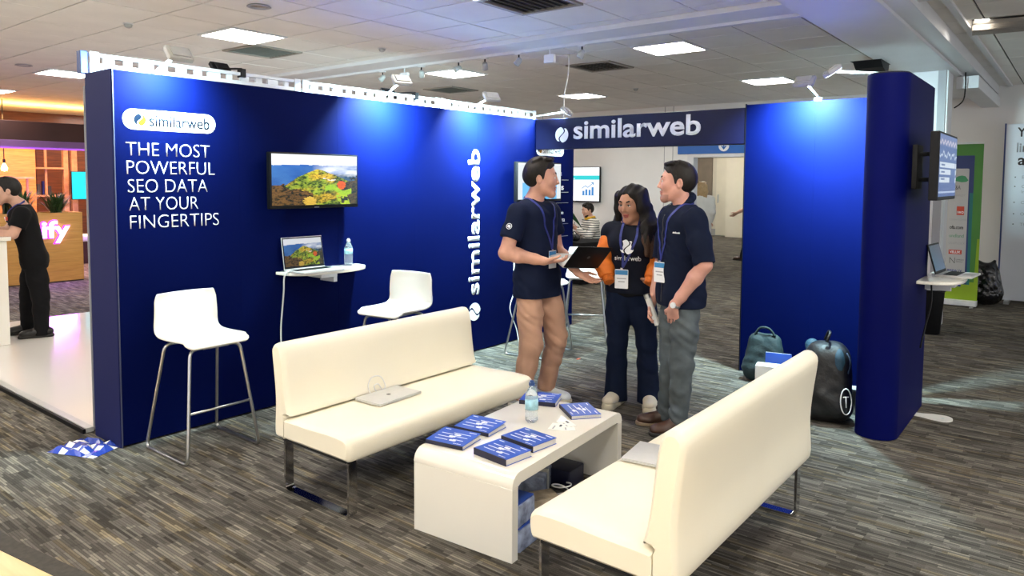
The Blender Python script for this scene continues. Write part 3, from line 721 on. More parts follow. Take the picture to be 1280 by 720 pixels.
def stool(label, loc, rotz):
    """bar stool: faces -y"""
    t = thing('bar_stool', label, 'stool', loc, rotz, 'white bar stools')
    prof = [(.200, .935), (.197, .90), (.188, .84), (.182, .78), (.180, .735), (.165, .695), (.125, .672), (.06, .666), (-.05, .668), (-.14, .672), (-.195, .666), (-.215, .648)]
    bm = new_bm(); rows = []; W = 9
    pth = smooth_path([(0, y, z) for y, z in prof], 3)
    for i, p in enumerate(pth):
        f = i/(len(pth)-1); hw = .190+.012*math.sin(f*PI)
        if f < .12: hw -= .012*(1-f/.12)
        if f > .9: hw -= .03*((f-.9)/.1)**2
        row = []
        for k in range(W):
            s = -1+2*k/(W-1); back = max(0, 1-f*2.2)
            row.append(bm.verts.new((s*hw, p.y-.028*back*s*s, p.z+.010*(1-back)*s*s*(1 if f < .85 else 0))))
        rows.append(row)
    for i in range(len(rows)-1):
        for k in range(W-1): bm.faces.new((rows[i][k], rows[i+1][k], rows[i+1][k+1], rows[i][k+1]))
    bmesh.ops.recalc_face_normals(bm, faces=bm.faces)
    bmesh.ops.solidify(bm, geom=list(bm.faces), thickness=.014)
    o = obj('seat', bm, M['white_plastic'], t, True)
    md = o.modifiers.new('soft', 'BEVEL'); md.width = .004; md.segments = 2
    r = .0095
    for s in (-1, 1):
        bm = new_bm()
        tube(bm, round_path([(s*.06, .10, .640), (s*.165, .11, .640), (s*.225, .245, .0095), (s*.225, -.245, .0095), (s*.155, -.16, .640), (s*.06, -.15, .640)], .045, 6), r, 10)
        obj('leg', bm, M['steel'], t, True)
    bm = new_bm(); tube(bm, [(-.195, -.208, .285), (.195, -.208, .285)], .008, 8); obj('footrest', bm, M['steel'], t, True)
    bm = new_bm(); box(bm, -.08, .08, -.17, .13, .632, .650); obj('seat_plate', bm, M['steel'], t)
    return t
st = stool('white bar stool at the left, under the slogan', (2.225, 4.13, 0), 0.0)
def more(src, label, loc, rotz):
    c = copy_tree(src); c.location = loc; c.rotation_euler = (0, 0, rotz); c['label'] = label; return c
more(st, 'white bar stool turned sideways behind the cream sofa', (3.62, 3.93, 0), math.radians(-82))
more(st, 'bar stool mostly hidden behind the man in tan trousers', (5.47, 3.98, 0), math.radians(8))
more(st, 'white bar stool between the man in tan trousers and the woman', (6.28, 3.98, 0), math.radians(-60))

# ------------------------------------------------------------------ coffee table and what lies on it
TR = math.radians(4.3); TB = Matrix.Translation((2.335, 1.829, 0)) @ Matrix.Rotation(TR, 4, 'Z')   # local: x along, y across
TL, TW, TH, TT = 1.06, .55, .385, .05
tb = thing('coffee_table', 'white gloss waterfall coffee table with blue books on it', 'table', (2.335, 1.829, 0), TR)
def outer_inner(r):
    o = [(0, .002)]; n = 8
    for k in range(n+1): a = PI-PI/2*k/n; o.append((r+r*math.cos(a), TH-r+r*math.sin(a)))
    for k in range(n+1): a = PI/2-PI/2*k/n; o.append((TL-r+r*math.cos(a), TH-r+r*math.sin(a)))
    o += [(TL, .002)]; return o
out = outer_inner(.055); inn = [(TL-.045, .002), (TL-.045, TH-TT-.02), (TL-.065, TH-TT), (.065, TH-TT), (.045, TH-TT-.02), (.045, .002)]
zs = TH-.062
top = [p for p in out if p[1] > zs-.001] ; top = [(0, zs)]+[p for p in top if p[1] > zs]+[(TL, zs), (TL-.045, zs), (TL-.065, TH-TT), (.065, TH-TT), (.045, zs)]
bm = new_bm(); prism(bm, top, TW, lambda x, y, z: V(x, z, y)); bevel(bm, .0015, 1, [e for e in bm.edges if abs(e.verts[0].co.y-e.verts[1].co.y) < 1e-6 and (e.verts[0].co.y < .001 or e.verts[0].co.y > TW-.001)])
obj('tabletop', bm, M['white_gloss'], tb, 'auto')
for x in (0, TL-.045): obj('side_panel', bbox_bm(x+.0003, x+.0447, .0005, TW-.0005, .002, zs-.0012, .0012, 1), M['white_gloss'], tb)
for x in (.02, TL-.03):
    for y in (.04, TW-.05): obj('glide', bbox_bm(x-.01, x+.01, y, y+.02, 0, .003), M['black_plastic'], tb)

def book(label, loc, rotz, w=.165, h=.205, th=.018, lift=0.0, group='blue books on the coffee table', rows=4):
    """closed paperback; spine along -x"""
    t = thing('book', label, 'book', loc, rotz, group)
    obj('pages', bbox_bm(-w/2+.004, w/2-.003, -h/2+.003, h/2-.003, .0022, th-.002), M['paper_edge'], t)
    obj('back_cover', bbox_bm(-w/2+.003, w/2, -h/2, h/2, 0, .002), M['book_blue'], t)
    obj('spine', bbox_bm(-w/2-.001, -w/2+.0035, -h/2, h/2, 0, th+.0005, .001, 1), M['book_spine'], t)
    mx = Matrix.Translation((-w/2+.003, 0, th)) @ Matrix.Rotation(-lift, 4, 'Y')
    bm = new_bm(); n = 6
    for k in range(n):
        a, b = (w-.003)*k/n, (w-.003)*(k+1)/n
        box(bm, a, b, -h/2, h/2, -.0017+.004*lift*(k/n)**2*8, .0003+.004*lift*(k/n)**2*8)
    bmesh.ops.remove_doubles(bm, verts=bm.verts, dist=1e-5); bm.transform(mx); cv = obj('front_cover', bm, M['book_blue'], t)
    # printed ovals and text lines
    def pr(x, y, ww, hh, m=M['graphic_white'], rd=0): quad_print('print', m, cv, mx @ frame((x, y, .0004+.03*lift*(x/w)**2), (0, 1, 0), (-1, 0, 0)), ww, hh, .0006, rd)
    text('similarweb', M['graphic_white'], cv, mx @ frame((w*.10, -h*.40, .0006+.001*lift), (0, 1, 0), (-1, 0, 0)), h*.20, .009, extrude=.0004, bold=.01)
    for x, y, ww in ((.22, .20, .34), (.30, -.22, .26), (.40, .18, .40), (.50, -.20, .34), (.60, .22, .30), (.70, -.14, .46)): pr(w*x, h*y, h*ww, .0045)
    for y, x in ((-.10, .235), (.02, .47), (-.06, .60)): pr(w*x, h*y, .036, .015, rd=.0074)
    pr(w*.88, h*.34, .030, .005); pr(w*.88, -h*.34, .040, .005)
    return t
def on_table(px_, py_, z=TH): 
    p = TB @ Vector((px_, py_, 0)); return (p.x, p.y, z)
BK = [((2.475, 2.297), 100, .018, .06, 'blue book nearest the left front corner of the coffee table, cover lifting'),
      ((2.69, 2.315), 97, .018, .07, 'blue book behind the front-left one, beside the sofa edge of the table'),
      ((2.485, 2.005), 84, .030, .0, 'thick blue book at the front right corner of the coffee table'),
      ((2.685, 2.008), 84, .030, .0, 'thick blue book in the middle right, behind the front right one'),
      ((3.215, 2.065), 52, .020, .0, 'blue book lying square to us near the far right end of the coffee table'),
      ((3.245, 2.345), 112, .022, .03, 'blue book half hidden behind the water bottle')]
for (x, y), deg, th, lf, lb in BK: book(lb, (x, y, TH+.0005), math.radians(deg)-PI/2, th=th, lift=lf)
# leaflets
for k, (x, y, a) in enumerate(((2.98, 1.985, 40), (3.02, 2.02, 60), (2.95, 2.03, 20))):
    t = thing('leaflet', ['printed leaflet nearest us in the fan beside the water bottle', 'printed leaflet at the far side of the fan beside the square blue book', 'printed leaflet at the left of the fan, next to the bottle'][k], 'leaflet', (x, y, TH+.0006+k*.0008), math.radians(a), 'leaflets on the coffee table')
    obj('sheet', bbox_bm(-.05, .05, -.035, .035, 0, .0006), M['paper'], t)
    quad_print('print', M['graphic_grey'], t, Matrix.Translation((-.012, .012, .0006)), .05, .008, .0002); quad_print('print', M['graphic_cyan'], t, Matrix.Translation((.02, -.015, .0006)), .03, .012, .0002)

def bottle(label, loc, H, r, cap, labelmat, band):
    t = thing('water_bottle', label, 'bottle', loc)
    s = H
    prof = [(.001, .004), (r*.75, .001), (r, .012*s/.2), (r*.96, .06*s), (r, .10*s), (r*.96, .2*s), (r, .3*s), (r, .58*s), (r*.95, .66*s), (r*.72, .76*s), (r*.42, .85*s), (r*.36, .88*s), (r*.36, .905*s)]
    bm = new_bm(); lathe(bm, prof, 24); obj('bottle_body', bm, M['pet_clear'], t, True)
    bm = new_bm(); lathe(bm, [(r*.99, band[0]*s), (r*1.012, band[0]*s), (r*1.012, band[1]*s), (r*.99, band[1]*s)], 24); obj('label', bm, labelmat, t, True)
    bm = new_bm(); lathe(bm, [(.001, .885*s), (r*.46, .885*s), (r*.46, .955*s), (r*.30, .96*s), (r*.28, 1.0*s), (.001, 1.0*s)], 18); obj('cap', bm, cap, t, 'auto')
bottle('clear water bottle with blue label on the coffee table', (2.935, 2.178, TH+.0005), .215, .034, M['cap_blue'], M['water_label'], (.32, .58))
bottle('small clear water bottle on the back wall shelf', (3.565, 4.405, .968), .205, .032, M['frame_white'], M['water_label'], (.42, .62))

laptop_closed('closed silver laptop on the seat of the far sofa', (2.715, 3.015, .405), math.radians(2), .32, .2)
laptop_closed('closed silver laptop lying on the near sofa against its back', (2.85, 1.395, .4095), math.radians(8), .235, .30)
bm = new_bm(); tube(bm, smooth_path([(2.66, 3.098, .413), (2.665, 3.13, .46), (2.70, 3.135, .50), (2.76, 3.13, .49), (2.775, 3.11, .43), (2.72, 3.115, .416), (2.70, 3.12, .45), (2.735, 3.125, .455), (2.755, 3.115, .42)], 6), .003, 6)
tag(obj('charging_cable', bm, M['white_cable'], None, True), 'thin white cable looped behind the laptop on the far sofa', 'cable')
bm = new_bm(); tube(bm, smooth_path([(3.01, 4.36, .975), (2.965, 4.34, .972), (2.952, 4.345, .93), (2.965, 4.37, .84), (2.985, 4.42, .70), (2.985, 4.44, .55), (2.975, 4.42, .40), (2.96, 4.38, .2), (2.97, 4.36, .006)], 6), .0055, 6)
tag(obj('power_cable', bm, M['white_cable'], None, True), 'white cable hanging from the laptop on the back wall shelf', 'cable')
bm = new_bm(); tube(bm, smooth_path([(5.68, 4.42, 1.15), (5.60, 4.41, 1.02), (5.57, 4.40, .90), (5.64, 4.41, .78), (5.66, 4.42, .55), (5.57, 4.41, .36), (5.66, 4.40, .15), (5.68, 4.38, .006)], 6), .005, 6)
tag(obj('power_cable', bm, M['white_cable'], None, True), 'white cable hanging behind the man in tan trousers', 'cable')
bm = new_bm(); tube(bm, smooth_path([(6.60, 4.43, 2.99), (6.58, 4.43, 2.75), (6.50, 4.42, 2.55), (6.49, 4.42, 2.35), (6.50, 4.455, 2.20)], 6), .006, 6)
tag(obj('ceiling_cable', bm, M['white_cable'], None, True), 'white cable dropping from the ceiling behind the fascia', 'cable')

# parcels under the table
def parcel(name, label, loc, rotz, sx, sy, sz, m, cat, grp=None, strap=None):
    t = thing(name, label, cat, loc, rotz, grp)
    bm = bbox_bm(-sx/2, sx/2, -sy/2, sy/2, 0, sz, .008, 2)
    for v in bm.verts: v.co += Vector((random.uniform(-.003, .003), random.uniform(-.003, .003), random.uniform(-.002, .002)*(v.co.z > .01)))
    obj('wrap', bm, m, t, 'auto')
    if strap: obj('strap', bbox_bm(-.02, .02, -sy/2-.004, sy/2+.004, -.0005, sz+.004, .003), strap, t)
    return t
P1 = parcel('book_pack', 'film-wrapped pack of blue books at the floor under the table end', (2.49, 1.975, 0), TR, .15, .22, .10, M['film_wrap'], 'parcel', 'packs of books under the table')
obj('top_book', bbox_bm(-.07, .07, -.105, .105, .1025, .106), M['book_blue'], P1)
P2 = parcel('book_pack', 'film-wrapped pack of blue books stacked on the floor pack', (2.485, 1.985, .1065), TR+.05, .15, .22, .10, M['film_wrap'], 'parcel', 'packs of books under the table')
obj('top_book', bbox_bm(-.07, .07, -.105, .105, .1025, .106), M['book_blue'], P2)
parcel('book_pack', 'grey blue strapped pack standing under the middle of the table', (2.98, 2.20, 0), .4, .20, .16, .115, M['film_wrap'], 'parcel', None, M['lamp_grey'])
parcel('carton', 'dark box with blue top at the far side under the table', (3.17, 2.15, 0), .1, .16, .19, .10, M['book_spine'], 'box')
parcel('wrapped_parcel', 'brown parcel in crinkled clear film under the table', (2.80, 2.03, 0), -.5, .19, .12, .085, M['brown_wrap'], 'parcel')
bm = new_bm(); pts = [(2.93+.05*math.cos(a)+.0015*a, 2.0+.045*math.sin(a), .012+.004*a+.025*math.sin(a*.5)) for a in np.linspace(0, 19, 70)]
tube(bm, pts, .004, 6); tag(obj('coiled_cable', bm, M['white_cable'], None, True), 'coiled white cable under the coffee table', 'cable')
obj_ = thing('power_adapter', 'white plug adapter beside the coiled cable under the table', 'adapter', (3.02, 1.98, 0), .5)
obj('housing', bbox_bm(-.04, .04, -.03, .03, 0, .03, .006), M['white_plastic'], obj_); obj('socket', bbox_bm(-.02, .02, -.018, .018, .03, .032), M['grey_paint'], obj_)

# feather flag foot, scraps
t = thing('flag_base', 'white flat paddle foot sticking out from under the wing', 'base', (5.68, .86, 0))
poly = []
for k in range(13):
    a = -PI+PI*k/12; poly.append((.012+.075*math.cos(a), -.165+.06*math.sin(a)))
poly += [(.075, -.10), (.045, -.04), (.03, .04), (-.03, .04), (-.035, -.04), (-.055, -.10)]
bm = new_bm(); prism(bm, poly, .007, Z3); obj('foot_plate', bm, M['white_plastic'], t, 'auto')
bm = new_bm(); tube(bm, [(0, -.165, .007), (0, -.165, .010)], .012, 10); obj('bolt', bm, M['frame_white'], t)
t = thing('plastic_wrap', 'crumpled blue and white plastic by the left foot of the wall', 'wrapper', (1.765, 4.63, 0), .4)
bm = new_bm(); g = 9
vv = [[bm.verts.new(((i/(g-1)-.5)*.24, (j/(g-1)-.5)*.34, .004+.03*random.random()*(0 < i < g-1 and 0 < j < g-1))) for j in range(g)] for i in range(g)]
for i in range(g-1):
    for j in range(g-1): bm.faces.new((vv[i][j], vv[i+1][j], vv[i+1][j+1], vv[i][j+1]))
bmesh.ops.recalc_face_normals(bm, faces=bm.faces); bmesh.ops.solidify(bm, geom=list(bm.faces), thickness=.0015)
for i, f in enumerate(bm.faces): f.material_index = 1 if (i*7) % 5 == 0 else 0
obj('sheet', bm, [mat('wrap_blue', (.03, .07, .42), .2, spec=.8), M['graphic_white']], t)
tag(obj('red_scrap', bbox_bm(5.48, 5.52, 3.545, 3.565, 0.0005, .006), M['red_scrap']), 'tiny red scrap on the carpet behind the standing group', 'scrap')
# ================================================================== PEOPLE: blended solids turned into one skin
def unit(v): v = np.asarray(v, float); return v/np.linalg.norm(v)
A3 = lambda *v: np.array(v, float)
class Solid:
    """list of rounded volumes, blended and meshed by surface nets"""
    def __init__(s): s.p = []
    def cone(s, a, b, ra, rb, k=.02, n=None, q=1.0, op='+', clip=None): s.p.append(('c', A3(*a), A3(*b), ra, rb, k, n, q, op, clip)); return s
    def chain(s, pts, rs, k=.02, n=None, q=1.0, clip=None):
        for i in range(len(pts)-1): s.cone(pts[i], pts[i+1], rs[i], rs[i+1], k, n, q, '+', clip)
        return s
    def ball(s, c, r, k=.01, op='+'): return s.cone(c, c, r, r, k, None, 1, op)
    def ell(s, c, r, R=None, k=.015, op='+', clip=None): s.p.append(('e', A3(*c), A3(*r), np.eye(3) if R is None else np.asarray(R), 0, k, None, 1, op, clip)); return s
    def grow(s, d, k=None):
        o = Solid()
        for t in s.p:
            t = list(t)
            if t[0] == 'c': t[3] += d; t[4] += d
            else: t[2] = t[2]+d
            if k: t[5] = k
            o.p.append(tuple(t))
        return o
    def mesh(s, h, post=None, cuts=()):
        lo = A3(9, 9, 9); hi = -lo
        for t in s.p:
            if t[8] == '-': continue
            if t[0] == 'c':
                m = max(t[3], t[4]); lo = np.minimum(lo, np.minimum(t[1], t[2])-m); hi = np.maximum(hi, np.maximum(t[1], t[2])+m)
            else:
                m = t[2].max(); lo = np.minimum(lo, t[1]-m); hi = np.maximum(hi, t[1]+m)
        lo -= 3*h+.015; hi += 3*h+.015
        n = np.ceil((hi-lo)/h).astype(int)+1
        D = np.full(n, .3, np.float32); ax = [(lo[i]+h*np.arange(n[i])).astype(np.float32) for i in range(3)]
        for t in s.p:
            kk = max(t[5], 1e-4); pad = kk+3*h+(.03 if t[9] is None else .0)
            if t[0] == 'c': m = max(t[3], t[4]); a, b = np.minimum(t[1], t[2])-m-pad, np.maximum(t[1], t[2])+m+pad
            else: m = t[2].max(); a, b = t[1]-m-pad, t[1]+m+pad
            i0 = np.clip(((a-lo)/h).astype(int), 0, n); i1 = np.clip(((b-lo)/h).astype(int)+2, 0, n)
            if (i1 <= i0).any(): continue
            X = ax[0][i0[0]:i1[0], None, None]; Y = ax[1][None, i0[1]:i1[1], None]; Z = ax[2][None, None, i0[2]:i1[2]]
            if t[0] == 'c':
                _, a, b, ra, rb, k, nn, q, op, clip = t
                ab = b-a; L2 = float(ab@ab)
                px, py, pz = X-a[0], Y-a[1], Z-a[2]
                if L2 < 1e-12: tt = np.zeros((1, 1, 1), np.float32)
                else: tt = np.clip((px*ab[0]+py*ab[1]+pz*ab[2])/L2, 0, 1)
                dx, dy, dz = px-tt*ab[0], py-tt*ab[1], pz-tt*ab[2]
                d2 = dx*dx+dy*dy+dz*dz
                if nn is not None:
                    e = dx*nn[0]+dy*nn[1]+dz*nn[2]; d2 = d2+e*e*(1/q**2-1)
                d = np.sqrt(np.maximum(d2, 0))-(ra+(rb-ra)*tt)
                if nn is not None: d = d*(.5+.5*q)
            else:
                _, c, r, R, _, k, nn, q, op, clip = t
                px, py, pz = X-c[0], Y-c[1], Z-c[2]
                u = [(R[i][0]*px+R[i][1]*py+R[i][2]*pz) for i in range(3)]
                k0 = np.sqrt(sum((u[i]/r[i])**2 for i in range(3))); k1 = np.sqrt(sum((u[i]/r[i]**2)**2 for i in range(3)))
                d = k0*(k0-1)/np.maximum(k1, 1e-6)
            if clip is not None:
                for cp, cn in (clip if isinstance(clip, list) else [clip]):
                    d = np.maximum(d, (X-cp[0])*cn[0]+(Y-cp[1])*cn[1]+(Z-cp[2])*cn[2])
            S = D[i0[0]:i1[0], i0[1]:i1[1], i0[2]:i1[2]]
            if op == '+':
                w = np.clip(.5+.5*(S-d)/kk, 0, 1); D[i0[0]:i1[0], i0[1]:i1[1], i0[2]:i1[2]] = S+(d-S)*w-kk*w*(1-w)
            else:
                w = np.clip(.5-.5*(S+d)/kk, 0, 1); D[i0[0]:i1[0], i0[1]:i1[1], i0[2]:i1[2]] = S+(-d-S)*w+kk*w*(1-w)
        X, Y, Z = ax[0][:, None, None], ax[1][None, :, None], ax[2][None, None, :]
        if post is not None:
            near = np.abs(D) < .03; ii = np.nonzero(near)
            D[near] += post(ax[0][ii[0]], ax[1][ii[1]], ax[2][ii[2]]).astype(np.float32)
        for cp, cn in cuts:
            D = np.maximum(D, (X-cp[0])*cn[0]+(Y-cp[1])*cn[1]+(Z-cp[2])*cn[2])
        return nets(D, lo, h)
def nets(D, lo, h):
    B = D < 0; n = D.shape
    cnt = np.zeros((n[0]-1, n[1]-1, n[2]-1), np.int8)
    for a in (0, 1):
        for b in (0, 1):
            for c in (0, 1): cnt += B[a:n[0]-1+a, b:n[1]-1+b, c:n[2]-1+c]
    mix = (cnt > 0) & (cnt < 8); I = np.argwhere(mix)
    idx = np.full(mix.shape, -1, np.int32); idx[mix] = np.arange(len(I))
    cor = [(a, b, c) for a in (0, 1) for b in (0, 1) for c in (0, 1)]
    val = {o: D[I[:, 0]+o[0], I[:, 1]+o[1], I[:, 2]+o[2]] for o in cor}
    P = np.zeros((len(I), 3)); W = np.zeros(len(I))
    for o in cor:
        for axs in range(3):
            if o[axs]: continue
            o2 = list(o); o2[axs] = 1; o2 = tuple(o2)
            a, b = val[o], val[o2]; cr_ = (a < 0) != (b < 0)
            t = np.where(cr_, a/np.where(cr_, a-b, 1), 0)
            q = np.array(o, float)[None].repeat(len(I), 0); q[:, axs] += t
            P += q*cr_[:, None]; W += cr_
    P = (P/np.maximum(W, 1)[:, None]+I)*h+lo
    F = []
    for axs in range(3):
        o = [i for i in range(3) if i != axs]
        s0 = [slice(None)]*3; s1 = [slice(None)]*3; s0[axs] = slice(0, n[axs]-1); s1[axs] = slice(1, n[axs])
        a, b = B[tuple(s0)], B[tuple(s1)]
        E_ = np.argwhere(a != b)
        E_ = E_[(E_[:, o[0]] > 0) & (E_[:, o[1]] > 0) & (E_[:, o[0]] < n[o[0]]-1) & (E_[:, o[1]] < n[o[1]]-1)]
        inside = a[E_[:, 0], E_[:, 1], E_[:, 2]]
        q = []
        for du, dv in ((-1, -1), (0, -1), (0, 0), (-1, 0)):
            e = E_.copy(); e[:, o[0]] += du; e[:, o[1]] += dv; q.append(idx[e[:, 0], e[:, 1], e[:, 2]])
        q = np.stack(q, 1); flip = inside if axs != 1 else ~inside
        q[~flip] = q[~flip][:, ::-1]; F.append(q)
    return P, np.concatenate(F)
def solid_obj(name, S, h, m, parent, post=None, cuts=(), paint=None, smooth_iter=0):
    P, F = S.mesh(h, post, cuts)
    me = np_mesh(name, P, F, True)
    for mm in (m if isinstance(m, list) else [m]): me.materials.append(mm)
    if paint is not None:
        me.polygons.foreach_set('material_index', paint(P[F].mean(1)).astype(np.int32))
    return link(bpy.data.objects.new(name, me), parent)
def folds(amp, f=(34, 34, 42), seed=0.0):
    """soft cloth creases, running mostly across and slanting"""
    def g(x, y, z):
        w = np.sin(x*13+z*8+seed)*1.4+np.sin(y*15-z*6+seed*2)*1.2
        a = np.sin(z*f[2]+(x+y)*f[0]*.6+w+seed); b = np.sin(z*f[2]*.55-(x-y)*f[1]*.9+w*1.3+seed*2)
        c = np.sin(z*f[2]*1.9+x*f[0]*1.3-y*f[1]+w*1.7+seed*3)
        return amp*(.55*np.abs(a)**.7*np.sign(a)*(.5+.5*b)+.35*c*(.5+.5*np.sin(z*9+seed+x*7))+.3*b)
    return g
def skin_mat(name, c, lip):
    return [mat(name, c, .48, spec=.4, grain=(25, .06)), mat(name+'_lip', lip, .4, spec=.4), mat(name+'_stubble', tuple(x*.62 for x in c), .6)]

class Head:
    def __init__(s, c, f, u=(0, 0, 1), k=1.0):
        s.c = A3(*c); s.f = unit(f); u = A3(*u); s.s = unit(np.cross(s.f, u)); s.u = np.cross(s.s, s.f); s.k = k    # s.s = the person's right
        s.R = np.array([s.s, s.f, s.u])
    def at(s, r, f, u): return s.c+s.k*(r*s.s+f*s.f+u*s.u)
    def flesh(s, S, female=False):
        k = s.k; R = s.R; E = lambda c, r, kk=.015, op='+': S.ell(s.at(*c), A3(*r)*k, R, kk*k, op)
        E((0, -.012, .036), (.075, .096, .086)); E((0, .022, -.020), (.063, .074, .088), .03)
        for sg in (-1, 1):
            S.cone(s.at(sg*.050, .0, -.050), s.at(sg*.016, .068, -.098), .022*k, .018*k, .03*k)
            S.ball(s.at(sg*.037, .062, -.018), .026*k, .025*k)
            E((sg*.031, .103, .011), (.019, .017, .012), .012, '-')
            E((sg*.077, -.014, -.006), (.009, .019, .031), .008)
            E((sg*.082, -.008, -.004), (.005, .010, .017), .006, '-')
        S.cone(s.at(-.038, .079, .028), s.at(.038, .079, .028), .011*k, .011*k, .022*k)
        S.ball(s.at(0, .070, -.100), (.017 if female else .021)*k, .025*k)
        S.cone(s.at(0, .092, .012), s.at(0, .108, -.026), .0075*k, .0100*k, .011*k)
        for sg in (-1, 1): S.ball(s.at(sg*.010, .097, -.030), .0085*k, .007*k)
        E((0, .091, -.058), (.023, .010, .0065), .006); E((0, .089, -.069), (.019, .010, .0065), .006)
        E((0, .103, -.0635), (.020, .012, .0016), .004, '-')
    def features(s, parent, brow_m, eye_m, iris_m, shut=0.0):
        k = s.k
        for sg in (-1, 1):
            bm = new_bm(); bmesh.ops.create_uvsphere(bm, u_segments=14, v_segments=10, radius=.0125*k)
            for v in bm.verts: v.co += Vector(s.at(sg*.031, .0805, .008))
            e = obj('eye', bm, eye_m, parent, True)
            bm = new_bm(); bmesh.ops.create_uvsphere(bm, u_segments=10, v_segments=8, radius=.0058*k)
            for v in bm.verts: v.co += Vector(s.at(sg*.031, .0883, .008-.004*shut))
            obj('iris', bm, iris_m, e, True)
            S = Solid(); S.cone(s.at(sg*.017, .0925, .031), s.at(sg*.034, .0895, .036), .0048*k, .0052*k, .004); S.cone(s.at(sg*.034, .0895, .036), s.at(sg*.051, .075, .029), .0052*k, .003*k, .004)
            solid_obj('eyebrow', S, .0022, brow_m, parent)
            S = Solid(); c0 = .0155-.008*shut
            S.cone(s.at(sg*.019, .0885, c0-.002), s.at(sg*.031, .0925, c0+.002), .0026*k, .0030*k, .003); S.cone(s.at(sg*.031, .0925, c0+.002), s.at(sg*.044, .0855, c0-.002), .003*k, .0022*k, .003)
            solid_obj('eyelid', S, .0022, brow_m if shut else s.lid, parent)
    lid = None
    def paint(s, stubble=False):
        def g(C):
            d = (C-s.c)/s.k; r, f, u = d@s.s, d@s.f, d@s.u; o = np.zeros(len(C))
            if stubble: o[((np.abs(r) < .03) & (f > .075) & (u < -.036) & (u > -.056)) | ((f > .02) & (u < -.074) & (u > -.13) & (np.abs(r) < .06) & (f > .05))] = 2
            o[(np.abs(r) < .0225) & (f > .0865) & (np.abs(u+.0635) < .0115)] = 1
            return o
        return g
    def short_hair(s, S, top=.022, quiff=.02, side=.009):
        """short hair: a thin cap down to the ears and nape, fuller on top, with a lifted fringe"""
        k = s.k; at = s.at
        hairline = (at(0, .066, .070), unit(s.f*.80-s.u*.60))
        temple = (at(0, .022, .020), unit(s.f*.97-s.u*.25))
        nape = (at(0, -.05, -.058), unit(-s.u+s.f*.45))
        ear = (at(0, -.005, -.004), unit(s.f*.35-s.u))
        S.ell(at(0, -.014, .038), A3(.075+side, .097+.011, .087+.010)*k, s.R, .01, '+', [temple, nape, ear])
        S.ell(at(0, -.028, .018), A3(.073+side*.8, .086+.010, .088)*k, s.R, .01, '+', [(at(0, -.028, 0), s.f), nape])
        S.ell(at(0, -.004, .066), A3(.070, .092, .050+top)*k, s.R, .02, '+', [hairline])
        for j in range(9):
            a = -.052+.013*j; w = math.sin(j*2.3)
            S.cone(at(a, .030+.01*w, .112+top*.3), at(a*1.08+.004*w, .072-.25*abs(a), .100+top*.4+quiff*(.6+.35*w)), .016*k, .008*k, .010)
            S.cone(at(a, -.05+.01*w, .105), at(a*1.05, -.01, .118+top*.45+.004*w), .014*k, .010*k, .010)
        for sg in (-1, 1): S.cone(at(sg*.0735, .014, .034), at(sg*.0745, .012, -.004), .008*k, .0045*k, .008)
def strands(amp, R, f=130):
    def g(x, y, z):
        p = np.stack([x, y, z], -1)@R.T
        return amp*(np.sin(p[:, 0]*f+3*np.sin(p[:, 1]*18))+.7*np.sin(p[:, 0]*f*.43+p[:, 2]*40+2*np.sin(p[:, 1]*25)))
    return g

def hand(S, w, d, n, t, curl=.4, k=1.0, spread=.05, thumb=.7, curls=None):
    """w wrist, d finger direction, n palm normal (fingers curl towards it), t thumb side"""
    w = A3(*w); d = unit(d); n = unit(A3(*n)-d*(A3(*n)@d)); tt = np.cross(d, n); t = tt if tt@A3(*t) > 0 else -tt
    S.cone(w-d*.02, w+d*.03, .027*k, .030*k, .015, n, .72)
    S.cone(w+d*.032+t*.010*k, w+d*.078*k+t*.020*k, .026*k, .024*k, .012, n, .50); S.cone(w+d*.032-t*.008*k, w+d*.074*k-t*.020*k, .026*k, .022*k, .012, n, .50)
    for i, (o, L) in enumerate(((.031, .95), (.0105, 1.06), (-.0105, 1.0), (-.030, .80))):
        p = w+d*(.086-.006*abs(i-1))*k+t*o*k; dd = unit(d+t*spread*(1.2-i*.8)); c = curl if curls is None else curls[i]; ang = .25*c
        r = .0083*k*(1 if i < 3 else .88)
        for sl, rr in ((.043, .96), (.027, .90), (.021, .80)):
            e = p+(dd*math.cos(ang)+n*math.sin(ang))*sl*L*k; S.cone(p, e, r, r*rr, .0035); p = e; r *= rr; ang += 1.15*c
    p = w+d*.028*k+t*.026*k; a = unit(d*.66+t*.70+n*.25)
    e = p+a*.042*k; S.cone(p, e, .0135*k, .0105*k, .012); b = unit(d*.9+t*.25*(1-thumb)+n*.45*thumb)
    S.cone(e, e+b*.032*k, .0102*k, .0092*k, .004); S.cone(e+b*.032*k, e+unit(b+n*.3*thumb)*.056*k, .0092*k, .0072*k, .004)

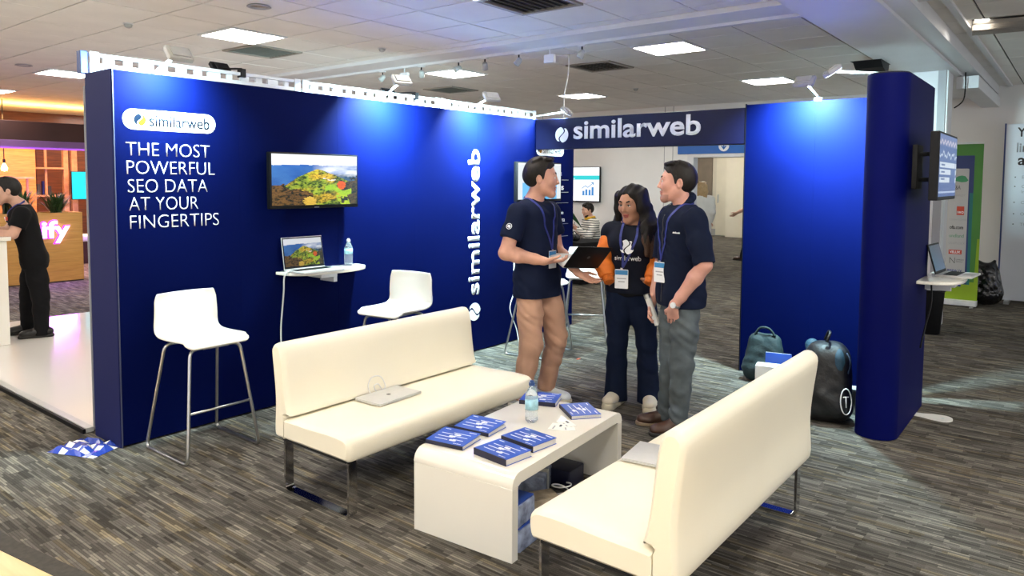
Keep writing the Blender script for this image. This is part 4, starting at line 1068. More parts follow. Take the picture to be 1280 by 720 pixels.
def limb_frame(a, b): return unit(A3(*b)-A3(*a))
class Person:
    def __init__(s, label, base, skin, group=None):
        v = Vector((base[0], base[1], 0)).normalized()
        s.t = thing('person', label, 'person', (base[0], base[1], 0), math.atan2(v.y, v.x)-PI/2, group)
        s.skin = skin; s.B = Solid(); s.T = Solid(); s.L = Solid()
    def torso(s, neck, pelvis, face, sh, chest=.150, waist=.130, hip=.150, q=.66, female=False, lean=None):
        """neck base, pelvis centre, facing direction, shoulder joints (right, left)"""
        nk, pv = A3(*neck), A3(*pelvis); f = unit(A3(*face)); s.f = f; up = unit(nk-pv); L = np.linalg.norm(nk-pv)
        side = unit(np.cross(f, up)); fr = unit(np.cross(up, side)); s.side, s.fr, s.up = side, fr, up
        P = lambda z, o=0, r=0: pv+up*L*z+fr*o+side*r
        c = s.T.cone; n = fr
        w = .5
        for r0 in (-1, 1):
            c(P(.50, .005, r0*.055), P(.80, .012, r0*.060), chest*.62, chest*.66, .05, n, q*1.45 if q*1.45 < 1 else 1)
            c(P(.0, 0, r0*.05), P(.30, .005, r0*.045), hip*.68, waist*.66, .05, n, min(1, q*1.4))
        c(P(.28), P(.52, .004), waist*.98, chest*.93, .05, n, q)
        c(P(.78, -.005), P(.93, -.012), chest*.80, .075, .05, n, .62)
        for j in sh: c(P(.90, -.012), A3(*j)+up*.012, .055, .047, .04)
        for j in sh: c(P(.74, -.015), A3(*j)-up*.03, .085, .052, .05, n, .8)
        if female:
            for r0 in (-1, 1): s.T.ball(P(.68, .085, r0*.075), .062, .04)
        return s
    def neck(s, a, head, r=.056):
        s.B.chain([A3(*a)-s.up*.05, A3(*a)+s.up*.01, head.at(0, -.014, -.045)], [r*1.25, r, r*.97], .03)
    def arm(s, sh, el, wr, r=(.054, .044, .040, .027)):
        sh, el, wr = map(lambda v: A3(*v), (sh, el, wr))
        S = Solid(); S.chain([sh, sh+(el-sh)*.45, el], [r[0], r[0]*.93, r[1]], .02); S.chain([el, el+(wr-el)*.3, el+(wr-el)*.75, wr], [r[2], r[2]*1.06, r[3]*1.22, r[3]], .02)
        s.B.p += S.p; return S
    def leg(s, hip, kn, an, toe, r=(.082, .056, .054, .036), foot=.26):
        hip, kn, an = map(lambda v: A3(*v), (hip, kn, an)); toe = unit(A3(*toe))
        S = Solid(); S.chain([hip, hip+(kn-hip)*.5, kn], [r[0], r[0]*.86, r[1]], .03)
        S.chain([kn, kn+(an-kn)*.32-toe*.012, an+(kn-an)*.12, an], [r[2], r[2]*1.04, r[3]*1.08, r[3]], .02)
        s.L.p += S.p
        h = an[2]
        s.B.cone(an-A3(0, 0, h*.45)-toe*.035, an-A3(0, 0, h-.032)+toe*.12, .034, .026, .02)
        return S
    def body(s, h, head, stubble=False):
        s.B.p = s.T.p + s.L.p + s.B.p
        o = solid_obj('body', s.B, h, s.skin, s.t, paint=head.paint(stubble)); s.bodyobj = o; return o
    def wear(s, name, S, h, m, fold=.0025, cuts=(), seed=0.0, f=(34, 34, 42)):
        return solid_obj(name, S, h, m, s.t, folds(fold, f, seed) if fold else None, cuts)
    def shoe(s, an, toe, m, sole_m, L=.27, W=.050, high=.0, chunky=0.0, floor=0.0):
        an = A3(*an); toe = unit(A3(toe[0], toe[1], 0)); side = A3(-toe[1], toe[0], 0); g = A3(an[0], an[1], floor)
        st_ = .028+chunky
        S = Solid(); S.chain([g-toe*.06+A3(0, 0, .055+chunky), g+toe*.02+A3(0, 0, .062+chunky), g+toe*(L-.125)+A3(0, 0, .040+chunky)], [.043, .045, .036], .03, A3(0, 0, 1), 1.0)
        S.cone(g+toe*(L-.16)+A3(0, 0, .042+chunky)+side*.01, g+toe*(L-.115)+A3(0, 0, .04+chunky)-side*.004, W*.88, W*.72, .03, A3(0, 0, 1), .72)
        S.cone(an-A3(0, 0, an[2]-.07-floor), A3(an[0], an[1], floor+.105+high+chunky), .046, .044, .02)
        up_ = solid_obj('shoe', S, .006, m, s.t, None, [(g+A3(0, 0, st_-.004), A3(0, 0, -1)), (A3(an[0], an[1], floor+.098+high+chunky), A3(0, 0, 1))])
        Q = Solid(); Q.cone(g-toe*.062+A3(0, 0, .014), g+toe*.04+A3(0, 0, .014), W*.92, W*.86, .02); Q.cone(g+toe*.04+A3(0, 0, .014), g+toe*(L-.115)+A3(0, 0, .014), W*.86, W*.94, .02)
        solid_obj('sole', Q, .006, sole_m, up_, None, [(g+A3(0, 0, st_), A3(0, 0, 1)), (g+A3(0, 0, .0015), A3(0, 0, -1))])
from mathutils.bvhtree import BVHTree
def bvh_of(*objs):
    vs_, fs_ = [], []
    for o in objs:
        n = len(vs_); vs_ += [v.co.copy() for v in o.data.vertices]; fs_ += [[n+i for i in p.vertices] for p in o.data.polygons]
    return BVHTree.FromPolygons(vs_, fs_)
def snap(tree, p, n, off=.003, far=.25):
    """lay a point on the cloth: look for the surface along n"""
    p, n = Vector(p), Vector(n).normalized(); h = tree.ray_cast(p+n*far, -n, .5)
    return h[0]+n*off if h[0] is not None else p
def lay(tree, pts, ns, off=.004, sub=6, extra=()):
    P = smooth_path(pts, sub); out = []
    for i, p in enumerate(P):
        a = i/(len(P)-1)*(len(ns)-1); j = min(int(a), len(ns)-2); n = Vector(ns[j]).lerp(Vector(ns[j+1]), a-j)
        out.append(snap(tree, p, n, off, .085))
    return out
def ribbon(name, pts, w, nrm, m, parent, th=.0016, sub=6):
    """flat band along a path lying on the body; nrm = outward direction(s)"""
    P = smooth_path(pts, sub); bm = new_bm(); rows = []
    for i, p in enumerate(P):
        t = (P[min(i+1, len(P)-1)]-P[max(i-1, 0)]).normalized()
        a = i/(len(P)-1)*(len(nrm)-1); j = min(int(a), len(nrm)-2) if len(nrm) > 1 else 0
        n = Vector(nrm[0]) if len(nrm) == 1 else Vector(nrm[j]).lerp(Vector(nrm[j+1]), a-j)
        n = (n-t*n.dot(t)).normalized(); sd = t.cross(n)*w/2
        rows.append([bm.verts.new(p+sd), bm.verts.new(p-sd), bm.verts.new(p-sd+n*th), bm.verts.new(p+sd+n*th)])
    for i in range(len(rows)-1):
        for k in range(4): bm.faces.new((rows[i][k], rows[i][(k+1) % 4], rows[i+1][(k+1) % 4], rows[i+1][k]))
    bm.faces.new(rows[0][::-1]); bm.faces.new(rows[-1])
    return obj(name, bm, m, parent)
H_BODY, H_CLOTH = .0045, .006
M['navy_polo'] = mat('navy_polo', (.006, .0105, .032), .8, spec=.15, bump=(400, .1), grain=(8, .12))
M['navy_hoodie'] = mat('navy_hoodie', (.0055, .0095, .027), .85, spec=.15, bump=(300, .15), grain=(8, .12))
M['tan_chino'] = mat('tan_chino', (.54, .32, .22), .85, spec=.15, bump=(15, .45), grain=(7, .07))
M['grey_jeans'] = mat('grey_jeans', (.090, .108, .118), .85, spec=.15, bump=(15, .5), grain=(9, .22))
M['navy_trousers'] = mat('navy_trousers', (.006, .011, .030), .85, spec=.15, bump=(350, .1), grain=(7, .15))
M['black_cloth'] = mat('black_cloth', (.0065, .0065, .0075), .85, spec=.15, bump=(300, .1), grain=(8, .2))
M['black_jacket'] = mat('black_jacket', (.006, .008, .017), .75, spec=.15, bump=(300, .12), grain=(8, .15))
M['orange_sleeve'] = mat('orange_sleeve', (.72, .17, .012), .6, bump=(60, .15), grain=(9, .12))
M['orange_rib'] = mat('orange_rib', (.60, .14, .012), .8, grain=(60, .2))
M['white_shirt'] = mat('white_shirt', (.72, .70, .66), .8, grain=(9, .05))
M['hair_dark'] = mat('hair_dark', (.010, .007, .0055), .55, spec=.3, grain=(60, .5, (3, 3, .4)))
M['hair_black'] = mat('hair_black', (.008, .006, .0055), .6, spec=.25, grain=(60, .5, (3, 3, .3)))
M['hair_ends'] = mat('hair_ends', (.050, .026, .016), .45, spec=.4, grain=(50, .4, (3, 3, .3)))
M['hair_blond'] = mat('hair_blond', (.42, .27, .13), .5, grain=(40, .3, (3, 3, .4)))
M['eye_white'] = mat('eye_white', (.72, .68, .64), .25)
M['iris'] = mat('iris', (.03, .018, .012), .2)
M['lanyard'] = mat('lanyard', (.018, .030, .20), .6, grain=(30, .3))
M['badge_card'] = mat('badge_card', (.80, .82, .85), .35)
M['badge_blue'] = mat('badge_blue', (.03, .22, .50), .4)
M['cream_leather_shoe'] = mat('cream_leather_shoe', (.72, .66, .52), .5, grain=(12, .08))
M['cream_sole'] = mat('cream_sole', (.60, .55, .42), .6)
M['brown_leather'] = mat('brown_leather', (.055, .024, .014), .4, grain=(12, .2))
M['black_leather'] = mat('black_leather', (.008, .007, .007), .4, grain=(12, .2))
M['rubber_dark'] = mat('rubber_dark', (.02, .018, .016), .7)
M['rubber_tan'] = mat('rubber_tan', (.30, .23, .16), .7)
SK_A = skin_mat('skin_fair', (.62, .33, .235), (.46, .19, .15)); SK_B = skin_mat('skin_brown', (.40, .205, .13), (.34, .085, .075))
SK_C = skin_mat('skin_pink', (.63, .325, .25), (.48, .19, .165)); SK_D = skin_mat('skin_pale', (.56, .32, .23), (.38, .15, .12))
Head.lid = SK_A[0]
def planes_over(a, b, t): a, b = A3(*a), A3(*b); return (a+(b-a)*t, unit(b-a))
def lower(S, p, k0=.05, r=.105, dz=-.18, spread=.055, n=None):
    """skirt of a shirt below the pelvis"""
    for sg in (-1, 1): S.cone(A3(*p.pv)+p.side*sg*spread, A3(*p.pv)+p.side*sg*spread+A3(0, 0, dz), r, r*1.0, .05, p.fr, .95)
def sleeve(S, a, b, c, r, t_end=None, k=.03):
    """sleeve from the shoulder a over the elbow b to the wrist c; t_end cuts it on the upper arm"""
    a, b, c = A3(*a), A3(*b), A3(*c)
    if t_end is not None:
        cl = [planes_over(a, b, t_end)]; S.chain([a, a+(b-a)*.5, b], r, k, clip=cl)
    else:
        S.chain([a, a+(b-a)*.5, b, b+(c-b)*.5, c], r, k, clip=[(c, unit(c-b))])
def trouser_leg(S, hip, kn, an, r, hem, k=.03):
    hip, kn, an = A3(*hip), A3(*kn), A3(*an); d = unit(an-kn)
    S.chain([hip, hip+(kn-hip)*.5, kn, kn+(an-kn)*.4, an+d*.06], r, k, clip=[(A3(0, 0, hem), A3(0, 0, -1))])
def seat_of(S, p, r=.105, w=.052):
    for sg in (-1, 1): S.cone(p.pv+p.side*sg*w+A3(0, 0, .07), p.pv+p.side*sg*w-A3(0, 0, .05), r, r, .05, p.fr, .95)
    S.ball(p.pv-p.fr*.03-A3(0, 0, .03), r*.95, .05)
def badge(parent, top, w, h, nrm, name='badge'):
    n = Vector(nrm).normalized(); z = Vector((0, 0, 1)); xa = z.cross(n).normalized(); mx = frame((0, 0, 0), xa, z); mx.translation = Vector(top)-z*h/2
    b = quad_print(name, M['badge_card'], parent, mx, w, h, .002, .006)
    quad_print('badge_band', M['badge_blue'], b, mx @ Matrix.Translation((0, h*.34, .0021)), w*.94, h*.24, .0004)
    for k, ww in enumerate((.7, .5)): quad_print('print', M['graphic_grey'], b, mx @ Matrix.Translation((0, h*(.02-.16*k), .0021)), w*ww, h*.05, .0003)
    quad_print('clip', M['steel'], b, mx @ Matrix.Translation((0, h*.53, .001)), w*.16, h*.10, .003)

# ------------------------------------------------ 1. man in navy polo and tan trousers, holding a laptop
def man_tan():
    p = Person('man in navy T-shirt and tan trousers holding a half-open black laptop', (4.22, 3.02), SK_A)
    F = A3(.80, -.60, 0); nk = (-.085, 0, 1.475); pv = (-.057, 0, .93)
    shR, shL = (-.195, -.165, 1.395), (.035, .165, 1.395)
    p.torso(nk, pv, F, (shR, shL), chest=.163, waist=.158, hip=.155, q=.70); p.pv = A3(*pv)
    hd_ = Head((-.032, -.005, 1.640), (1, -.02, -.03), k=1.10); p.neck((-.085, 0, 1.47), hd_, .060); hd_.flesh(p.B)
    elR, wrR = (-.272, -.235, 1.125), (-.01, -.215, 1.070)
    elL, wrL = (.085, .165, 1.125), (.235, -.06, .968)
    p.arm(shR, elR, wrR, (.056, .049, .048, .030)); p.arm(shL, elL, wrL)
    hand(p.B, wrR, (.93, .05, -.02), (0.05, .25, .95), (0, -1, .2), .45, 1.0, thumb=.5)
    hand(p.B, wrL, (.86, -.30, -.42), (.25, -.45, .85), (.3, .8, .3), .28, 1.0, spread=.10, thumb=.1)
    hR, kR, aR = (-.115, -.075, .89), (-.095, -.105, .455), (-.165, -.09, .09)
    hL, kL, aL = (.01, .075, .89), (.085, .06, .47), (.012, .10, .09)
    p.leg(hR, kR, aR, (.8, -.6, 0)); p.leg(hL, kL, aL, (.95, -.3, 0))
    p.body(H_BODY, hd_)
    hd_.features(p.t, M['hair_dark'], M['eye_white'], M['iris'])
    Hh = Solid(); hd_.short_hair(Hh, .026, .020, .009); solid_obj('hair', Hh, .004, M['hair_dark'], p.t, strands(.0022, hd_.R))
    S = p.T.grow(.013); lower(S, p, r=.138, dz=-.20, spread=.064)
    sleeve(S, shR, elR, wrR, [.066, .070, .074], .62); sleeve(S, shL, elL, wrL, [.066, .070, .074], .62)
    top = A3(*nk)+A3(0, 0, .02)
    sh_ = p.wear('shirt', S, H_CLOTH, M['navy_polo'], .0050, [(A3(0, 0, .795), A3(0, 0, -1)), (top, A3(0, 0, 1))], 1.3)
    S = Solid(); c0 = hd_.at(0, -.02, -.10)
    for k in range(15):
        a, b = 2*PI*k/14, 2*PI*(k+1)/14
        Q = lambda t: A3(*nk)+A3(.014, 0, .010)+p.fr*.062*math.cos(t)+p.side*.072*math.sin(t)+A3(0, 0, -.028*math.cos(t))
        S.cone(Q(a), Q(b), .010, .010, .006)
    solid_obj('collar', S, .005, M['navy_polo'], p.t)
    S = Solid(); seat_of(S, p, .100)
    trouser_leg(S, hR, kR, aR, [.088, .090, .080, .070, .064], .07); trouser_leg(S, hL, kL, aL, [.088, .089, .080, .068, .062], .085)
    p.wear('trousers', S, H_CLOTH, M['tan_chino'], .0085, [(A3(0, 0, .96), A3(0, 0, 1))], 2.1, (36, 34, 40))
    p.shoe(aR, (.8, -.6, 0), M['frame_white'], M['cream_sole']); p.shoe(aL, (.95, -.3, 0), M['frame_white'], M['cream_sole'])
    # lanyard, badge, sleeve emblem
    tr = bvh_of(sh_, p.bodyobj)
    for sg in (1, -1):
        pts = [A3(*nk)+p.side*sg*.02-p.fr*.075+A3(0, 0, .035), A3(*nk)+p.side*sg*.075-p.fr*.02+A3(0, 0, .02), A3(*nk)+p.side*sg*.072+p.fr*.062-A3(0, 0, .035), A3(*nk)+p.side*sg*.050+p.fr*.130-A3(0, 0, .16), A3(*pv)+p.side*sg*.02+p.fr*.160+A3(0, 0, .27), A3(*pv)+p.fr*.165+A3(0, 0, .20)]
        ns = [tuple(-p.fr), tuple(p.side*sg*.4+A3(0, 0, 1)), tuple(p.fr+p.side*sg*.3+A3(0, 0, .35)), tuple(p.fr), tuple(p.fr), tuple(p.fr)]
        ribbon('lanyard', lay(tr, pts, ns), .017, ns, M['lanyard'], p.t, sub=1)
    badge(p.t, snap(tr, A3(*pv)+p.fr*.1+A3(0, 0, .195), p.fr, .008), .085, .125, p.fr)
    mx = frame((0, 0, 0), (.95, -.25, 0), (-.15, -.1, .98)); d_ = unit(A3(*elR)-A3(*shR)); n_ = unit(A3(-.35, -.93, .1)); n_ = unit(n_-d_*(n_@d_))
    mx = frame(tuple(snap(tr, A3(*shR)+(A3(*elR)-A3(*shR))*.40, n_, .002)), tuple(np.cross(-d_, n_)), tuple(-d_))
    bm = new_bm()
    for k in range(20):
        a, b = 2*PI*k/20, 2*PI*(k+1)/20; q = [(.021*math.cos(a), .021*math.sin(a)), (.021*math.cos(b), .021*math.sin(b)), (.0175*math.cos(b), .0175*math.sin(b)), (.0175*math.cos(a), .0175*math.sin(a))]
        bm.faces.new([bm.verts.new(mx @ Vector((x, y, .004))) for x, y in q])
    bmesh.ops.remove_doubles(bm, verts=bm.verts, dist=1e-6)
    em = obj('sleeve_emblem', bm, M['graphic_white'], p.t)
    brand_mark(em, mx @ Matrix.Translation((0, 0, .003)), .0115, M['graphic_white'], M['graphic_white'], .002, 'print')
    return p
PM = man_tan()
# laptop in his hands
H0 = A3(.125, -.235, 1.030); wv = A3(.25, .18, -.022); wl_ = np.linalg.norm(wv); wu = wv/wl_
lu = A3(.095, -.113, .157); lu = unit(lu-wu*(lu@wu)); bu = A3(-.07, .104, .050); bu = unit(bu-wu*(bu@wu))
R0 = PM.t.matrix_basis if False else Matrix.Translation(PM.t.location) @ Matrix.Rotation(PM.t.rotation_euler.z, 4, 'Z')
lt = thing('laptop', 'half-open black laptop held by the man in tan trousers', 'laptop', PM.t.location + Matrix.Rotation(PM.t.rotation_euler.z, 3, 'Z') @ Vector(H0), PM.t.rotation_euler.z)
def slab(name, u, n, m, parent, th=.008, wd=.305, dp=.212):
    mx = frame((0, 0, 0), wu, u); bm = new_bm(); box(bm, 0, wd, .002, dp, -th/2, th/2); bevel(bm, .0025, 2); bm.transform(mx); return obj(name, bm, m, parent, 'auto'), mx
lid_, mx_ = slab('lid', lu, None, M['black_plastic'], lt)
bm = new_bm(); mm_ = mx_ @ Matrix.Translation((.152, .11, 0)); lathe(bm, [(.0005, -.0048), (.013, -.0048), (.013, .0048), (.0005, .0048)], 14); bm.transform(mm_); obj('emblem', bm, M['dark_grey'], lid_)
slab('base', bu, None, M['aluminium'], lt, .011)
bm = new_bm(); tube(bm, [tuple(wu*.02), tuple(wu*.285)], .006, 8); obj('hinge', bm, M['dark_grey'], lt, True)

# ------------------------------------------------ 2. woman in the dark jacket with orange sleeves
def woman():
    p = Person('woman with long dark hair in a navy jacket with orange sleeves, between the two men', (4.595, 2.504), SK_B)
    F = A3(-.22, -.975, 0); nk = (-.012, .015, 1.325); pv = (-.025, .02, .875)
    shR, shL = (-.168, .035, 1.255), (.135, -.02, 1.265)
    p.torso(nk, pv, F, (shR, shL), chest=.138, waist=.126, hip=.158, q=.70, female=True); p.pv = A3(*pv)
    hd_ = Head((-.026, -.012, 1.463), (-.50, -.84, -.20), (.03, .05, 1), k=1.04); p.neck((-.012, .015, 1.315), hd_, .048); hd_.flesh(p.B, True)
    elR, wrR = (-.225, -.01, 1.05), (-.185, -.09, .945)
    elL, wrL = (.175, -.06, 1.05), (.118, -.128, .945)
    p.arm(shR, elR, wrR, (.044, .037, .034, .024)); p.arm(shL, elL, wrL, (.044, .037, .034, .024))
    hand(p.B, wrR, (.55, .45, -.70), (.2, .8, .1), (.3, -.6, .6), .5, .9); hand(p.B, wrL, (-.50, .55, -.67), (-.2, .8, 0), (-.3, -.6, .6), .5, .9)
    hR, kR, aR = (-.100, .02, .85), (-.112, -.01, .47), (-.118, .02, .075)
    hL, kL, aL = (.055, .02, .85), (.095, -.02, .47), (.118, -.01, .075)
    p.leg(hR, kR, aR, (-.3, -.95, 0), (.080, .052, .050, .034)); p.leg(hL, kL, aL, (.05, -1, 0), (.080, .052, .050, .034))
    p.body(H_BODY, hd_)
    Head.lid = SK_B[0]; hd_.features(p.t, M['hair_black'], M['eye_white'], M['iris'], shut=.55); Head.lid = SK_A[0]
    # hair: crown, parted, long over her left shoulder and down her back on the right
    S = Solid(); k = hd_.k
    face = [(hd_.at(0, .052, .02), unit(hd_.f*1.0-hd_.u*.30))]
    S.ell(hd_.at(0, -.016, .040), A3(.088, .106, .096)*k, hd_.R, .012, '+', face)
    up = lambda r, f, u: hd_.at(r, f, u)
    for j, (r0, f0) in enumerate(((.082, .030), (.088, .0), (.080, -.045), (.05, -.085), (.0, -.098))):      # her right: behind the shoulder
        S.chain([up(r0*.9, f0, .06), up(r0*1.1, f0, -.03), up(r0*1.22, f0-.02, -.11), A3(-.125+.03*j, .055+.008*j, 1.30), A3(-.135+.035*j, .105, 1.20)], [.030, .030, .034, .036, .016], .025)
    lf = [((-.080, .030), (.075, -.125, 1.30), (.085, -.165, 1.12)), ((-.086, .0), (.105, -.105, 1.30), (.12, -.15, 1.10)), ((-.082, -.03), (.125, -.075, 1.31), (.15, -.125, 1.13)), ((-.075, -.05), (.135, -.03, 1.32), (.165, -.085, 1.17)), ((-.06, -.08), (.12, .02, 1.32), (.16, .01, 1.2)), ((-.03, -.098), (.07, .07, 1.32), (.08, .11, 1.2))]
    for (r0, f0), m_, e_ in lf: S.chain([up(r0*.85, f0, .07), up(r0*1.12, f0, -.02), up(r0*1.30, f0-.005, -.10), A3(*m_), (A3(*m_)+A3(*e_))/2+A3(.005, -.012, 0), A3(*e_)], [.030, .030, .033, .036, .034, .014], .025)
    P, Fc = S.mesh(.0045, strands(.0035, hd_.R, 120)); me = np_mesh('hair', P, Fc); me.materials.append(M['hair_black']); me.materials.append(M['hair_ends'])
    me.polygons.foreach_set('material_index', (P[Fc].mean(1)[:, 2] < 1.225+.03*np.sin(P[Fc].mean(1)[:, 0]*160)).astype(np.int32)); link(bpy.data.objects.new('hair', me), p.t)
    # jacket body and sleeves
    S = p.T.grow(.018); lower(S, p, r=.118, dz=-.04)
    jk = p.wear('jacket', S, H_CLOTH, M['black_jacket'], .003, [(A3(0, 0, .83), A3(0, 0, -1)), (A3(*nk)+A3(0, 0, .012), unit(A3(0, -.35, 1)))], .7)
    tr = bvh_of(jk, p.bodyobj)
    for a, b, c in ((shR, elR, wrR), (shL, elL, wrL)):
        a_ = A3(*a)+unit(A3(*b)-A3(*a))*.0; d0 = unit(A3(*b)-A3(*a))
        S = Solid(); S.chain([a_, a_+(A3(*b)-a_)*.5, A3(*b), (A3(*b)+A3(*c))/2, A3(*c)], [.060, .062, .062, .060, .052], .03, clip=[(A3(*c), unit(A3(*c)-A3(*b)))])
        sl = p.wear('sleeve', S, H_CLOTH, M['orange_sleeve'], .005, [], 1.9, (60, 60, 70))
        S = Solid(); e = A3(*c); u_ = unit(e-A3(*b)); S.cone(e-u_*.005, e+u_*.045, .042, .036, .01, clip=[(e+u_*.045, u_)]); solid_obj('cuff', S, .005, M['orange_rib'], sl)
    S = Solid(); p_ = p.pv
    for sg in (-1, 1): S.cone(p_+p.side*sg*.055+A3(0, 0, -.01), p_+p.side*sg*.055+A3(0, 0, -.055), .128, .124, .05, p.fr, .95, clip=[(A3(0, 0, p_[2]-.058), A3(0, 0, -1)), (A3(0, 0, p_[2]-.005), A3(0, 0, 1))])
    solid_obj('waistband', S, .006, M['black_cloth'], p.t)
    S = Solid(); seat_of(S, p, .104, .056)
    trouser_leg(S, hR, kR, aR, [.100, .092, .070, .071, .086], .035); trouser_leg(S, hL, kL, aL, [.100, .092, .070, .071, .086], .035)
    p.wear('trousers', S, H_CLOTH, M['navy_trousers'], .003, [(A3(0, 0, .89), A3(0, 0, 1))], 3.3)
    p.shoe(aR, (-.35, -.94, 0), M['cream_leather_shoe'], M['cream_sole'], .255, .052, 0, .018); p.shoe(aL, (.02, -1, 0), M['cream_leather_shoe'], M['cream_sole'], .255, .052, 0, .018)
    # prints and lanyard
    fx = A3(*pv)*0+A3(-.022, .015, 0)+p.fr*.158
    mx = lambda z, dx=0: frame(tuple(snap(tr, fx+A3(dx*.975, -dx*.22, z), p.fr, .006)), (.975, -.22, 0), (0, 0, 1))
    brand_mark(p.t, mx(1.165), .052, M['graphic_white'], M['graphic_white'], .005, 'jacket_emblem')
    lt_ = text('similarweb', M['graphic_white'], p.t, mx(1.066, -.095), .19, .034, .004, .02, 'jacket_lettering')
    for v in lt_.data.vertices: v.co = snap(tr, v.co, p.fr, .005)
    for sg in (1, -1):
        nv = A3(*nk)
        pts = [nv+p.side*sg*.05-p.fr*.03+A3(0, 0, .03), nv+p.side*sg*.052+p.fr*.055-A3(0, 0, .02), nv+p.side*sg*.056+p.fr*.128-A3(0, 0, .10), A3(-.03, 0, 1.13)+p.side*sg*.030+p.fr*.172, A3(-.06, 0, 1.015)+p.fr*.165]
        ns = [tuple(p.side*sg*.3+A3(0, 0, 1)), tuple(p.fr+A3(0, 0, .6)), tuple(p.fr), tuple(p.fr)]
        ribbon('lanyard', lay(tr, pts, ns), .016, ns, M['lanyard'], p.t, sub=1)
    badge(p.t, snap(tr, A3(-.062, .0, 1.005), p.fr, .030), .095, .135, p.fr+A3(0, 0, .05))
    return p
woman()

